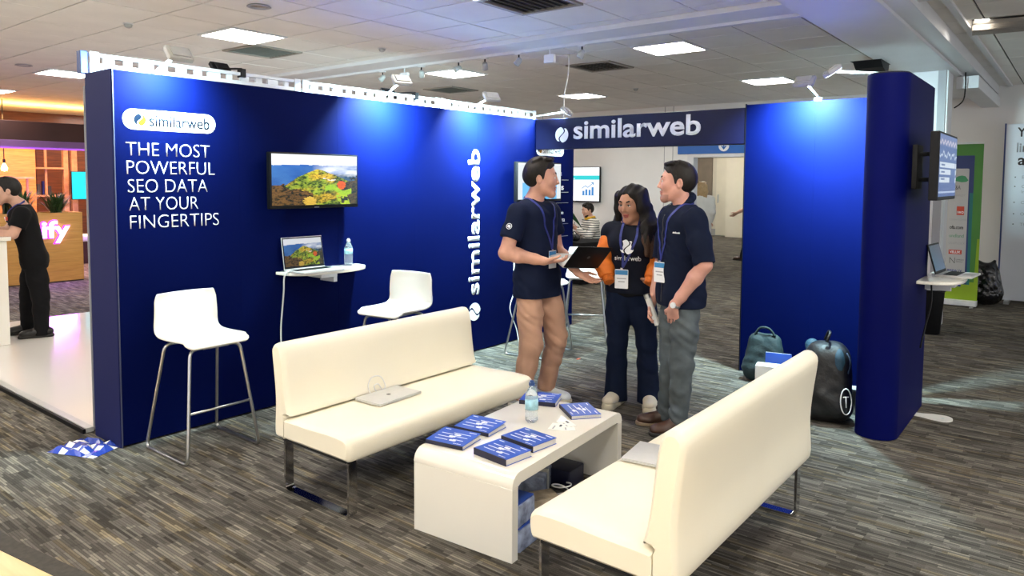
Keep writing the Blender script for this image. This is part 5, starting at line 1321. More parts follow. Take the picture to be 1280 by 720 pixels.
# ------------------------------------------------ 3. man in navy top and grey jeans
def man_grey():
    p = Person('man in navy zip top and grey jeans with one hand in his pocket', (4.33, 2.068), SK_C); p.t.scale = (.972, .972, .972)
    F = A3(-.90, -.43, 0); nk = (.050, .01, 1.500); pv = (.045, .01, .93)
    shL, shR = (.125, -.165, 1.425), (-.035, .175, 1.425)
    p.torso(nk, pv, F, (shR, shL), chest=.170, waist=.165, hip=.160, q=.70); p.pv = A3(*pv)
    hd_ = Head((.004, .005, 1.662), (-1, -.06, .02), k=1.08); p.neck((.052, .01, 1.49), hd_, .058); hd_.flesh(p.B)
    elL, wrL = (.185, -.245, 1.145), (.000, -.180, .862)
    elR, wrR = (-.085, .215, 1.13), (-.138, .10, .855)
    p.arm(shL, elL, wrL, (.056, .048, .046, .029)); p.arm(shR, elR, wrR)
    hand(p.B, wrL, (-.02, .42, -.90), (.35, .93, 0), (-.9, 0, .2), .35); hand(p.B, wrR, (-.14, -.12, -.98), (.75, -.35, .1), (-.6, -.75, 0), .62, 1.0)
    hL, kL, aL = (.085, -.08, .89), (.060, -.095, .47), (.045, -.10, .09)
    hR, kR, aR = (-.0, .085, .89), (-.005, .04, .47), (-.035, .05, .085)
    p.leg(hR, kR, aR, (-1, -.15, 0)); p.leg(hL, kL, aL, (-.9, -.45, 0))
    p.body(H_BODY, hd_, stubble=True)
    Head.lid = SK_C[0]; hd_.features(p.t, M['hair_dark'], M['eye_white'], M['iris']); Head.lid = SK_A[0]
    Hh = Solid(); hd_.short_hair(Hh, .016, .010, .005); solid_obj('hair', Hh, .004, M['hair_dark'], p.t, strands(.0016, hd_.R))
    S = p.T.grow(.020); lower(S, p, r=.140, dz=-.14, spread=.062)
    sleeve(S, shL, elL, wrL, [.070, .072, .068], .98); sleeve(S, shR, elR, wrR, [.070, .072, .068], .98)
    zt = p.wear('zip_top', S, H_CLOTH, M['navy_hoodie'], .0055, [(A3(0, 0, .845), A3(0, 0, -1)), (A3(*nk)+A3(0, 0, .02), A3(0, 0, 1))], 2.7)
    tr = bvh_of(zt, p.bodyobj)
    S = Solid()
    for k in range(14):
        a, b = 2*PI*k/14, 2*PI*(k+1)/14
        Q = lambda t: A3(*nk)+A3(-.010, 0, .028)+p.fr*.066*math.cos(t)+p.side*.074*math.sin(t)+A3(0, 0, -.045*math.cos(t))
        back = max(0, -math.cos(a)); S.cone(Q(a), Q(b), .013+.014*back, .013+.014*max(0, -math.cos(b)), .012)
    solid_obj('hood', S, .006, M['navy_hoodie'], p.t, folds(.003))
    S = Solid(); seat_of(S, p, .101)
    trouser_leg(S, hL, kL, aL, [.088, .090, .078, .068, .060], .06); trouser_leg(S, hR, kR, aR, [.088, .089, .078, .066, .058], .05)
    p.wear('jeans', S, H_CLOTH, M['grey_jeans'], .0085, [(A3(0, 0, .95), A3(0, 0, 1))], .4, (36, 34, 48))
    bm = new_bm(); box(bm, .115, .118, -.145, -.06, .70, .80); 
    S = Solid(); S.cone((.142, -.10, .80), (.136, -.105, .71), .05, .047, .01, (1, -.3, 0), .16); solid_obj('back_pocket', S, .006, M['grey_jeans'], p.t); bm.free()
    p.shoe(aL, (-.9, -.45, 0), M['brown_leather'], M['rubber_dark'], .275, .05, .03); p.shoe(aR, (-1, -.12, 0), M['brown_leather'], M['rubber_tan'], .275, .05, .03)
    # watch
    u_ = unit(A3(*wrL)-A3(*elL)); S = Solid(); c0 = A3(*wrL)-u_*.018; S.cone(c0-u_*.006, c0+u_*.006, .0355, .0355, .003); wt = solid_obj('watch', S, .0035, M['steel'], p.t, None, [(c0-u_*.009, -u_), (c0+u_*.009, u_)])
    n_ = unit(A3(-.2, -.95, .25)); n_ = unit(n_-u_*(n_@u_)); bm = new_bm(); tube(bm, [tuple(c0+n_*.033), tuple(c0+n_*.042)], .019, 18); obj('dial', bm, M['frame_white'], wt)
    # chest logo, lanyard, badge
    q0 = snap(tr, A3(*nk)+p.side*-.075+A3(0, 0, -.165), p.fr-p.side*.35, .002)
    text('similarweb', M['graphic_white'], p.t, frame(tuple(q0), tuple(-p.side-p.fr*.35), (0, 0, 1)), .062, .012, .003, .02, 'chest_lettering')
    for sg in (1, -1):
        nv = A3(*nk)+A3(-.005, 0, .03)
        pts = [nv+p.side*sg*.02-p.fr*.085+A3(0, 0, .015), nv+p.side*sg*.084-p.fr*.02, nv+p.side*sg*.080+p.fr*.070-A3(0, 0, .07), nv+p.side*sg*.058+p.fr*.138-A3(0, 0, .20), nv+p.side*sg*.02+p.fr*.172-A3(0, 0, .32), nv+p.fr*.178-A3(0, 0, .39)]
        ns = [tuple(-p.fr+A3(0, 0, .3)), tuple(p.side*sg*.4+A3(0, 0, 1)), tuple(p.fr+p.side*sg*.3+A3(0, 0, .35)), tuple(p.fr), tuple(p.fr), tuple(p.fr)]
        ribbon('lanyard', lay(tr, pts, ns), .019, ns, M['lanyard'], p.t, sub=1)
    badge(p.t, snap(tr, A3(*nk)-A3(0, 0, .365), p.fr, .012), .085, .135, p.fr-p.side*.6)
    bm = new_bm(); bx = [tuple(snap(tr, A3(*nk)-A3(0, 0, .05+.58*t), p.fr, .001)) for t in np.linspace(0, 1, 14)]; tube(bm, smooth_path(bx, 3), .004, 6); obj('zip', bm, M['dark_grey'], p.t, True)
    return p
PG = man_grey()
rz = PG.t.rotation_euler.z; Rz = Matrix.Rotation(rz, 3, 'Z')
wrl = Vector((-.150, .055, .800)); t = thing('rolled_paper', 'white rolled leaflet held by the man in grey jeans', 'paper', PG.t.location+Rz @ (wrl*.972), rz)
bm = new_bm(); tube(bm, [(-.022, .0, .075), (.045, .0, -.105)], [.021, .019], 16); obj('roll', bm, M['paper'], t, 'auto')
bm = new_bm(); tube(bm, [(-.031, .0, .098), (-.021, .0, .072)], .0225, 16); obj('end_cap', bm, M['steel'], t, 'auto')

# ------------------------------------------------ background people, coarser
def simple(label, base, skin, F, nk, pv, sh, el, wr, hip, kn, an, headc, headf, cloth, pants, hairm, shoe=True, h=.010, k=1.04, hairlen=0, sleeve_t=.6, group=None, female=False, ground=0.0):
    p = Person(label, base, skin, group); p.torso(nk, pv, A3(*F), sh, q=.70, female=female); p.pv = A3(*pv)
    hd_ = Head(headc, headf, k=k); p.neck(nk, hd_, .054 if not female else .046); hd_.flesh(p.B, female)
    for a, b, c, d in zip(sh, el, wr, (1, 1)):
        p.arm(a, b, c); dd = unit(A3(*c)-A3(*b)); hand(p.B, c, dd+A3(0, 0, -.15), p.up*.3+p.fr*.4-A3(*F)*.2+A3(.1, .5, .2), p.fr, .4)
    for a, b, c in zip(hip, kn, an): p.leg(a, b, c, F)
    p.body(h*.75, hd_)
    Head.lid = skin[0]; hd_.features(p.t, hairm, M['eye_white'], M['iris']); Head.lid = SK_A[0]
    S = Solid(); hd_.short_hair(S, .014, .006, .007)
    if hairlen:
        for r0 in (-.075, -.04, 0, .04, .075): S.chain([hd_.at(r0, -.06, .05), hd_.at(r0*1.2, -.075, -.06), hd_.at(r0*1.3, -.075, -hairlen)], [.04, .042, .02], .03)
    solid_obj('hair', S, .006, hairm, p.t, strands(.002, hd_.R))
    S = p.T.grow(.015); lower(S, p, r=.114, dz=-.10)
    for a, b, c in zip(sh, el, wr): sleeve(S, a, b, c, [.066, .068, .068] if sleeve_t else [.066, .068, .06, .055, .048], sleeve_t)
    p.shirt = p.wear('shirt', S, .008, cloth, .003, [(A3(0, 0, pv[2]-.1), A3(0, 0, -1)), (A3(*nk)+A3(0, 0, .015), A3(0, 0, 1))], .9)
    S = Solid(); seat_of(S, p, .100)
    for a, b, c in zip(hip, kn, an): trouser_leg(S, a, b, c, [.094, .092, .078, .070, .064], .055)
    p.wear('trousers', S, .008, pants, .004, [(A3(0, 0, pv[2]+.04), A3(0, 0, 1))], 1.7)
    if shoe:
        for c in an: p.shoe(c, F, shoe if not isinstance(shoe, bool) else M['black_leather'], M['rubber_dark'], floor=ground)
    return p, hd_
lean, hdl = simple('man in black leaning on the white counter at the far left', (2.69, 8.22), SK_D, (-1, .05, 0), (-.085, 0, 1.345), (.015, 0, .82),
    ((-.085, .17, 1.265), (-.075, -.175, 1.265)), ((-.20, .20, 1.09), (-.150, -.215, 1.075)), ((-.43, .12, 1.085), (-.40, -.16, 1.090)),
    ((.01, .08, .78), (.015, -.08, .78)), ((-.045, .12, .44), (.055, -.09, .44)), ((-.06, .16, .118), (.055, -.09, .118)), (-.195, 0, 1.490), (-1, -.03, -.14), M['black_cloth'], M['black_cloth'], M['hair_dark'], h=.008, k=1.05, ground=.033)
for sg in (1, -1):
    nv = A3(-.085, 0, 1.345); pts = [nv+lean.side*sg*.03-lean.fr*.07+A3(0, 0, .05), nv+lean.side*sg*.08+A3(0, 0, .02), nv+lean.side*sg*.07+lean.fr*.10-A3(0, 0, .07), nv+lean.side*sg*.02+lean.fr*.12-A3(0, 0, .2), nv+lean.fr*.10-A3(0, 0, .30)]
    ns = [tuple(-lean.fr), tuple(lean.side*sg*.4+A3(0, 0, 1)), tuple(lean.fr), tuple(lean.fr)]
    ribbon('lanyard', lay(bvh_of(lean.shirt, lean.bodyobj), pts, ns), .018, ns, M['lanyard'], lean.t, sub=1)
text('y', M['graphic_white'], lean.t, frame((-.205, -.085, 1.20), (-.5, .86, 0), (0, 0, 1)), .03, .04, .003, .02, 'chest_print')
quad_print('chest_print', M['logo_red'], lean.t, frame((-.20, -.12, 1.225), (-.6, .8, 0), (0, 0, 1)), .03, .035, .004)
# striped sweater for the seated man
def stripe_mat():
    m = bpy.data.materials.new('striped_knit'); m.use_nodes = True; nt = m.node_tree; b = nt.nodes['Principled BSDF']
    tc = nt.nodes.new('ShaderNodeTexCoord'); w = nt.nodes.new('ShaderNodeTexWave'); w.bands_direction = 'Z'; w.inputs['Scale'].default_value = 7.5; w.inputs['Distortion'].default_value = .6
    r = nt.nodes.new('ShaderNodeValToRGB'); r.color_ramp.interpolation = 'CONSTANT'; e = r.color_ramp.elements
    e[0].color = (.70, .70, .64, 1); e[1].position = .72; e[1].color = (.02, .03, .04, 1)
    nt.links.new(tc.outputs['Object'], w.inputs[0]); nt.links.new(w.outputs[0], r.inputs[0]); nt.links.new(r.outputs[0], b.inputs['Base Color']); b.inputs['Roughness'].default_value = .85
    return m
M['striped_knit'] = stripe_mat()
M['yellow_knit'] = mat('yellow_knit', (.62, .36, .02), .85, grain=(20, .1))
M['blue_denim'] = mat('blue_denim', (.02, .045, .14), .85, grain=(9, .2))
sb, hs = simple('seated man in a striped jumper looking at his phone, under the chart screen', (11.45, 7.20), SK_D, (-.85, -.5, 0), (.02, 0, .935), (.10, .02, .44),
    ((-.07, .15, .86), (.12, -.13, .86)), ((-.13, .10, .63), (.0, -.24, .62)), ((-.22, -.05, .74), (-.22, -.16, .74)),
    ((.05, .10, .42), (.12, -.06, .42)), ((-.36, .02, .46), (-.30, -.14, .46)), ((-.37, .05, .09), (-.31, -.11, .09)), (-.03, -.01, 1.085), (-.93, -.36, -.22), M['striped_knit'], M['blue_denim'], M['hair_dark'], sleeve_t=None)
S = Solid(); S.chain([hs.at(.055, .0, -.055), hs.at(.03, .062, -.10), hs.at(-.03, .062, -.10), hs.at(-.055, .0, -.055)], [.016, .024, .024, .016], .01); solid_obj('beard', S, .005, M['hair_dark'], sb.t)
S = Solid()
for k in range(12):
    a, b = 2*PI*k/12, 2*PI*(k+1)/12; Q = lambda t: A3(.015, 0, .945)+sb.fr*.075*math.cos(t)+sb.side*.088*math.sin(t); S.cone(Q(a), Q(b), .026, .026, .01)
solid_obj('collar', S, .007, M['yellow_knit'], sb.t)
rz = sb.t.rotation_euler.z; Rz = Matrix.Rotation(rz, 3, 'Z')
t = thing('smartphone', 'black phone in the hands of the seated man in stripes', 'phone', sb.t.location+Rz @ Vector((-.285, -.135, .80)), rz)
bm = bbox_bm(-.005, .005, -.037, .037, -.075, .075, .003, 2); bm.transform(Matrix.Rotation(.3, 4, 'Y')); obj('case', bm, M['black_plastic'], t)
bm = bbox_bm(.0051, .0056, -.033, .033, -.068, .068); bm.transform(Matrix.Rotation(.3, 4, 'Y')); obj('display', bm, M['dark_grey'], t)
t = thing('lounge_chair', 'dark low chair under the seated man in stripes', 'chair', (11.55, 7.25, 0), rz)
obj('seat', bbox_bm(-.28, .28, -.27, .27, .25, .33, .02), M['black_matte'], t); obj('backrest', bbox_bm(.235, .30, -.26, .26, .30, .72, .02), M['board_blue'], t)
for x in (-.24, .24):
    for y in (-.22, .22): obj('leg', bbox_bm(x-.015, x+.015, y-.015, y+.015, 0, .25), M['steel'], t)
t = thing('draped_table', 'black cloth covered table in front of the seated man', 'table', (9.95, 6.42, 0), -.15)
bm = new_bm(); pr = []
N_ = 48
for lv, (zz, am) in enumerate(((.66, 0), (.64, .0), (.45, .012), (.22, .022), (.01, .03))):
    row = []
    for k in range(N_):
        a = 2*PI*k/N_; ex, ey = math.cos(a), math.sin(a); s_ = 1/max(abs(ex), abs(ey))**.92
        q = 1+am*math.sin(a*11+lv*.2)+(.0 if zz < .65 else -.02); row.append(bm.verts.new((.42*ex*s_*q, .40*ey*s_*q, zz)))
    pr.append(row)
for i in range(4):
    for k in range(N_): bm.faces.new((pr[i][k], pr[i][(k+1) % N_], pr[i+1][(k+1) % N_], pr[i+1][k]))
bm.faces.new(pr[0]); obj('tablecloth', bm, M['black_cloth'], t, 'auto')
obj('board', bbox_bm(-.40, .40, -.38, .38, .62, .639), M['dark_grey'], t)
t = thing('shoulder_bag', 'black bag lying on the cloth covered table', 'bag', (9.80, 6.42, .661), .3)
S = Solid(); S.cone((-.13, 0, .06), (.12, 0, .05), .055, .05, .03); solid_obj('pouch', S, .012, M['black_bag'], t, folds(.006), [(A3(0, 0, .0), A3(0, 0, -1))])
bm = new_bm(); tube(bm, smooth_path([(-.1, 0, .1), (-.05, .02, .15), (.06, .02, .14), (.1, 0, .095)], 5), .008, 6); obj('handle', bm, M['black_bag'], t, True)

cw, hc = simple('fair-haired woman in white walking by the doorway', (13.10, 5.71), SK_C, (.25, 1, 0), (0, 0, 1.36), (0, 0, .90),
    ((.16, 0, 1.29), (-.16, 0, 1.29)), ((.19, -.03, 1.05), (-.19, -.03, 1.05)), ((.155, .08, .86), (-.155, .08, .86)),
    ((.085, 0, .86), (-.085, 0, .86)), ((.09, .05, .46), (-.09, -.03, .46)), ((.09, .05, .09), (-.09, -.12, .09)), (0, .01, 1.50), (.3, .95, 0), M['white_shirt'], M['white_shirt'], M['hair_blond'], hairlen=.16, female=True, k=.98, sleeve_t=None)
ap, ha = simple('passer-by in the corridor with only a hand and shoe past the blue end wall', (14.72, 5.33), SK_D, (-1, 0, 0), (0, 0, 1.46), (0, 0, .92),
    ((0, .18, 1.38), (0, -.18, 1.38)), ((-.06, .2, 1.12), (-.05, -.20, 1.13)), ((-.10, .15, .87), (-.29, -.17, 1.00)),
    ((0, .08, .88), (0, -.08, .88)), ((-.06, .08, .47), (.05, -.08, .47)), ((-.16, .08, .09), (.20, -.08, .10)), (-.02, 0, 1.62), (-1, 0, -.05), M['black_cloth'], M['black_cloth'], M['hair_dark'], shoe=M['brown_leather'], sleeve_t=.6)
rp, hr_ = simple('person in black at the right frame edge in front of the white board', (11.05, .20), SK_D, (.3, -1, 0), (.0, 0, 1.44), (.0, 0, .92),
    ((.18, 0, 1.36), (-.18, 0, 1.36)), ((.2, .02, 1.10), (-.255, .0, 1.13)), ((.2, -.1, .88), (-.20, -.10, .98)),
    ((.085, 0, .88), (-.085, 0, .88)), ((.09, 0, .47), (-.09, 0, .47)), ((.1, 0, .09), (-.10, 0, .09)), (0, 0, 1.60), (.3, -1, 0), M['black_cloth'], M['black_cloth'], M['hair_dark'], shoe=M['brown_leather'], sleeve_t=None)

# ------------------------------------------------------------------ far wall: chart screen, blue sign, plant
def chart(W, H):
    img = np.ones((H, W, 3))*np.array([.85, .88, .90]); u, v = np.meshgrid((np.arange(W)+.5)/W, (np.arange(H)+.5)/H)
    img[(v > .24) & (v < .37)] = (.02, .55, .58)
    img[(v > .265) & (v < .30) & (u > .12) & (u < .42) & ((u*60 % 1) > .3)] = (.75, .85, .86); img[(v > .32) & (v < .35) & (u > .12) & (u < .5) & ((u*50 % 1) > .3)] = (.75, .85, .86)
    for k, hgt in enumerate((.12, .16, .15, .23)): img[(u > .66+k*.062) & (u < .70+k*.062) & (v < .82) & (v > .82-hgt)] = (.02, .20, .50)
    img[(v > .822) & (v < .835) & (u > .64) & (u < .91)] = (.02, .20, .50)
    for a, b, c, d in ((.65, .62, .72, .55), (.72, .55, .77, .60), (.77, .60, .88, .46)):
        t_ = np.clip((u-a)/(c-a), 0, 1); img[(np.abs(v-(b+(d-b)*t_)) < .011) & (u >= a) & (u <= c)] = (.03, .24, .50)
    img[(u > .84) & (u < .89) & (v > .44) & (v < .465)] = (.03, .24, .5); img[(u > .872) & (u < .89) & (v > .44) & (v < .52)] = (.03, .24, .5)
    return img
wall_tv('far screen with a turquoise band and a rising bar chart', frame((XF-.003, 8.02, 1.56), (0, -1, 0), (0, 0, 1)), 1.16, .70, chart(150, 90))
t = thing('doorway_sign', 'blue sign with a white round down arrow over the doorway', 'sign', (XF-.004, 0, 0))
obj('panel', bbox_bm(-.03, 0, 3.9, 5.84, 2.125, 2.60, .003), M['sign_blue'], t)
mx = frame((-.0305, 4.97, 2.255), (0, -1, 0), (0, 0, 1)); bm = new_bm(); prism(bm, [(.095*math.cos(2*PI*k/24), .095*math.sin(2*PI*k/24)) for k in range(24)], .002, lambda x, y, z: mx @ Vector((x, y, z))); obj('disc', bm, M['graphic_white'], t)
bm = new_bm(); m2 = mx @ Matrix.Translation((0, 0, .0022))
for poly in ([(-.011, .06), (.011, .06), (.011, -.045), (-.011, -.045)], [(-.05, -.005), (-.034, .010), (.008, -.045), (0, -.065)], [(.05, -.005), (.034, .010), (-.008, -.045), (0, -.065)]):
    prism(bm, poly, .001, lambda x, y, z: m2 @ Vector((x, y, z)))
obj('arrow', bm, M['sign_blue'], t)
def frond(bm, base, tip, lift, w, roll=0.0):
    base, tip = Vector(base), Vector(tip); mid = (base+tip)/2+V(0, 0, lift); n = 12; L_ = []; R_ = []; C_ = []
    for k in range(n+1):
        s = k/n; p = base*(1-s)**2+mid*2*s*(1-s)+tip*s*s; t_ = (tip-base); t_.z = 0
        sd = t_.normalized().cross(V(0, 0, 1)) if t_.length > .02 else V(1, 0, 0); ww = w*math.sin(PI*min(1, .08+s*.95))**.8
        if roll: sd = (sd*math.cos(roll)+V(0, 0, 1)*math.sin(roll))
        L_.append(bm.verts.new(p+sd*ww+V(0, 0, .25*ww))); C_.append(bm.verts.new(p)); R_.append(bm.verts.new(p-sd*ww+V(0, 0, .25*ww)))
    for k in range(n):
        bm.faces.new((L_[k], L_[k+1], C_[k+1], C_[k])); bm.faces.new((C_[k], C_[k+1], R_[k+1], R_[k]))
t = thing('potted_plant', 'green long-leaved plant behind the end of the blue back wall', 'plant', (8.62, 6.13, 0))
bm = new_bm(); lathe(bm, [(.12, 0), (.16, .02), (.20, .42), (.19, .42), (.18, .38), (.001, .38)], 24); obj('pot', bm, M['dark_grey'], t, 'auto')
bm = new_bm(); tube(bm, smooth_path([(0, 0, .38), (.02, .01, .8), (.0, -.02, 1.25)], 4), [.03-.0012*k for k in range(9)], 8); obj('stem', bm, M['soil'], t, True)
for k, (tx, ty, tz, l, w, ro) in enumerate(((.27, -.43, .93, .16, .075, 1.1), (.20, -.36, .78, .22, .05, .9), (.02, -.42, 1.02, .42, .05, 0), (-.3, .3, 1.1, .4, .06, 0), (.3, .25, 1.0, .4, .06, 0), (-.4, -.1, .95, .4, .05, 0), (.36, -.2, 1.05, .4, .05, .5), (.0, .45, 1.0, .4, .06, 0), (.22, -.30, 1.25, .22, .05, .8))):
    bm = new_bm(); frond(bm, (0, -.02, 1.2 if k else 1.30), (tx, ty, tz), l, w, ro); bmesh.ops.solidify(bm, geom=list(bm.faces), thickness=.002); obj('leaf', bm, M['leaf_dark'], t, True)

# ------------------------------------------------------------------ right side behind the wing
t = thing('television', 'screen on a bracket on the outer side of the wing, showing a dashboard', 'television', (5.26, .859, 1.725))
obj('housing', bbox_bm(-.37, .37, -.185, -.135, -.205, .205, .006), M['black_plastic'], t)
obj('wall_mount', bbox_bm(-.10, .10, -.03, 0, -.14, .14, .004), M['black_matte'], t)
for z in (-.08, .08):
    bm = new_bm(); tube(bm, [(.0, -.02, z), (-.09, -.08, z), (.02, -.137, z)], .014, 8); obj('bracket_arm', bm, M['black_matte'], t)
def dashb(W, H):
    img = np.ones((H, W, 3))*np.array([.035, .10, .36]); u, v = np.meshgrid((np.arange(W)+.5)/W, (np.arange(H)+.5)/H)
    img[(v < .18)] = (.10, .16, .42)
    img[np.abs(v-(.12+.03*np.sin(u*40))) < .02] = (.75, .65, .75)
    img[np.abs(v-(.32+.035*np.sin(u*22)+.02*np.sin(u*51))) < .016] = (.70, .78, .92)
    for y0, w_ in ((.44, .92), (.56, .66), (.68, .60)):
        img[(v > y0) & (v < y0+.085) & (u > .03) & (u < w_)] = (.72, .80, .92); img[(v > y0+.025) & (v < y0+.055) & (u > .12) & (u < .32)] = (.05, .12, .35)
        img[(v > y0) & (v < y0+.085) & (u > .94)] = (.72, .80, .92)
    img[(v > .92) & (v < .94)] = (.45, .55, .8); return img
picture('screen', dashb(120, 70), t, frame((0, -.1856, .004), (1, 0, 0), (0, 0, 1)), .715, .375, M['screen_dim'])
bm = new_bm(); tube(bm, smooth_path([(5.70, .80, .94), (5.66, .79, .80), (5.62, .81, .66), (5.56, .83, .50)], 5), .006, 6)
tag(obj('power_cable', bm, M['black_plastic'], None, True), 'black cable hanging below the shelf of the wing', 'cable')
t = thing('waste_bin', 'black waste bin with a white liner in front of the column', 'bin', (8.92, 1.255, 0))
bm = new_bm(); lathe(bm, [(.10, 0), (.105, .01), (.135, .46), (.145, .47), (.145, .485), (.128, .485), (.12, .40), (.001, .40)], 24); obj('bucket', bm, M['black_plastic'], t, 'auto')
S = Solid(); S.ell((0, 0, .47), (.11, .11, .045)); solid_obj('liner', S, .010, M['frame_white'], t, folds(.010, (60, 60, 40)))
# roller banner
t = thing('roller_banner', 'green roll-up banner with a grey panel of client logos', 'banner', (11.19, 1.24, 0))
obj('base_cassette', bbox_bm(-.07, .07, -.20, .50, .012, .085, .008), M['frame_white'], t)
for y in (-.15, .42): obj('foot', bbox_bm(-.16, .10, y-.02, y+.02, 0, .012), M['steel'], t)
obj('top_rail', bbox_bm(-.018, .018, -.20, .50, 2.14, 2.165, .003), M['frame_white'], t)
obj('pole', bbox_bm(.03, .05, .14, .16, .08, 2.15), M['steel'], t)
obj('sheet', bbox_bm(-.002, .002, -.20, .50, .085, 2.14), M['banner_green'], t)
BX = lambda y, z: frame((-.0022, y, z), (0, -1, 0), (0, 0, 1))
quad_print('lower_field', M['banner_lime'], t, BX(.15, .205), .70, .24, .0006)
bm = new_bm(); prism(bm, [(-.20+.045, .325), (-.20+.012, .325), (-.20+.0, .325), (-.20, .9), (-.20+.028, .9)], .0006, lambda x, y, z: V(-.0022-z, x, y)); obj('edge_field', bm, M['banner_lime'], t)
quad_print('navy_field', M['banner_navy'], t, BX(.175, 1.14), .56, 1.70, .0008)
bm = new_bm(); prism(bm, [(-.105, .29), (-.075, .29), (-.065, 1.5), (-.105, 1.5)], .0010, lambda x, y, z: V(-.0022-z, x, y)); obj('teal_field', bm, M['banner_teal'], t)
quad_print('logo_panel', M['banner_grey'], t, BX(.20, 1.06), .50, 1.52, .0012, .015)
def logo(s, y, z, w, h, m, bold=.0): return text(s, m, t, frame((-.0036, y, z), (0, -1, 0), (0, 0, 1)), w, h, .0004, bold)
logo('V&A', .125, 1.545, .085, .055, M['logo_dark'], .0); logo('HARLEY', .105, 1.455, .12, .026, M['graphic_grey'])
quad_print('logo_box', M['logo_red'], t, frame((-.0036, .03, 1.265), (0, -1, 0), (0, 0, 1)), .085, .115, .0005); text('B&Q', M['graphic_white'], t, frame((-.0042, .067, 1.225), (0, -1, 0), (0, 0, 1)), .074, .035, .0004, .03)
logo('CORA COFFEE', .15, 1.135, .20, .022, M['graphic_grey']); logo('ofa.com', .145, 1.02, .155, .05, M['logo_dark'], .02); logo('undland', .145, .91, .165, .045, M['logo_green'], .0)
logo('OLDPLOCK', .15, .82, .19, .026, M['graphic_grey'])
quad_print('logo_box', M['logo_red'], t, frame((-.0036, .07, .715), (0, -1, 0), (0, 0, 1)), .15, .058, .0005); text('VELUX', M['graphic_white'], t, frame((-.0042, .135, .698), (0, -1, 0), (0, 0, 1)), .125, .034, .0004, .03)
logo('N', .13, .565, .062, .075, M['logo_dark'], -.02); logo('LONDON', .055, .605, .085, .018, M['logo_dark']); logo('OFFICE', .055, .578, .075, .016, M['logo_dark'])
logo('BREW IX', .15, .44, .17, .042, M['graphic_navy'], .02); logo('LE CREUSET', .15, .345, .185, .022, M['logo_dark'], .01)
quad_print('logo_box', M['graphic_navy'], t, frame((-.0036, .07, .325-.045), (0, -1, 0), (0, 0, 1)), .16, .045, .0005)
text('n', M['graphic_white'], t, frame((-.0036, .16, .19), (0, -1, 0), (0, 0, 1)), .03, .035, .0005)
bm = new_bm(); prism(bm, [(.11, 1.66), (.10, 1.70), (.07, 1.72), (.03, 1.73), (-.01, 1.72), (-.03, 1.69), (-.045, 1.665), (-.02, 1.645), (.03, 1.64)], .0005, lambda x, y, z: V(-.0036-z, x, y)); obj('leaf_logo', bm, M['logo_green'], t)
# bin bag, poster board
t = thing('bin_bag', 'full shiny black bin bag between the banner and the white board', 'bag', (11.50, 1.02, 0))
S = Solid(); S.cone((0, .08, .17), (0, .07, .46), .165, .13, .05); S.cone((0, -.08, .17), (0, -.07, .44), .165, .13, .05); S.cone((0, .05, .5), (.0, .10, .60), .05, .02, .05); S.cone((0, -.08, .5), (.0, -.13, .60), .05, .015, .05)
solid_obj('sack', S, .014, M['bin_bag'], t, folds(.014, (50, 46, 16)), [(A3(0, 0, .002), A3(0, 0, -1))])
t = thing('poster_board', 'white free-standing board with a heading and bullet list at the right edge', 'board', (11.9, .86, 0))
obj('panel', bbox_bm(0, .05, -1.25, 0, .04, 2.43, .004), M['board_white'], t); obj('side_edge', bbox_bm(-.004, .052, 0, .018, .0, 2.44, .003), M['board_blue'], t)
for y in (-1.15, -.1): obj('foot', bbox_bm(-.15, .2, y-.03, y+.03, 0, .04), M['steel'], t)
PX = lambda y, z: frame((-.0006, y, z), (0, -1, 0), (0, 0, 1))
for s, y, z, w, h, m in (('Yo', -.125, 2.255, .16, .125, 'logo_dark'), ('lin', -.125, 2.05, .125, .125, 'graphic_grey'), ('as', -.145, 1.875, .155, .10, 'logo_dark')): text(s, M[m], t, PX(y, z), w, h, .0008, .02)
for z, s in ((1.695, 'E'), (1.57, 'C'), (1.50, 'Im'), (1.355, 'Ch'), (1.20, 'Ov'), (1.06, 'Th')):
    if s != 'Im': quad_print('bullet', M['logo_dark'], t, PX(-.125, z+.02), .014, .014, .0006)
    text(s, M['graphic_grey'], t, PX(-.20, z), None, .04, .0006)

# ------------------------------------------------------------------ bags by the end wall
t = thing('backpack', 'black backpack with a white round emblem, beside the foot of the wing', 'bag', (5.18, 1.32, 0), .35)
S = Solid(); S.cone((.05, -.06, .10), (.05, -.05, .45), .095, .085, .06); S.cone((.05, .06, .10), (.05, .05, .45), .095, .085, .06); S.cone((-.05, -.06, .10), (-.02, -.05, .42), .095, .085, .06); S.cone((-.05, .06, .10), (-.02, .05, .42), .095, .085, .06); S.cone((-.09, -.04, .12), (-.09, .04, .20), .07, .06, .04)
solid_obj('bag_body', S, .009, M['black_bag'], t, folds(.006, (24, 22, 18)), [(A3(0, 0, .002), A3(0, 0, -1))])
S = Solid(); S.ell((-.03, -.055, .40), (.085, .055, .11)); solid_obj('front_pocket', S, .008, M['navy_bag'], t, folds(.006))
for y in (-.05, .05):
    bm = new_bm(); tube(bm, smooth_path([(.07, y, .50), (.15, y, .46), (.16, y, .25), (.09, y, .08)], 5), .016, 8); obj('strap', bm, M['black_bag'], t, True)
bm = new_bm(); tube(bm, smooth_path([(-.05, .02, .545), (-.03, .0, .60), (.04, 0, .60), (.06, .02, .54)], 5), .010, 8); obj('handle', bm, M['black_bag'], t, True)
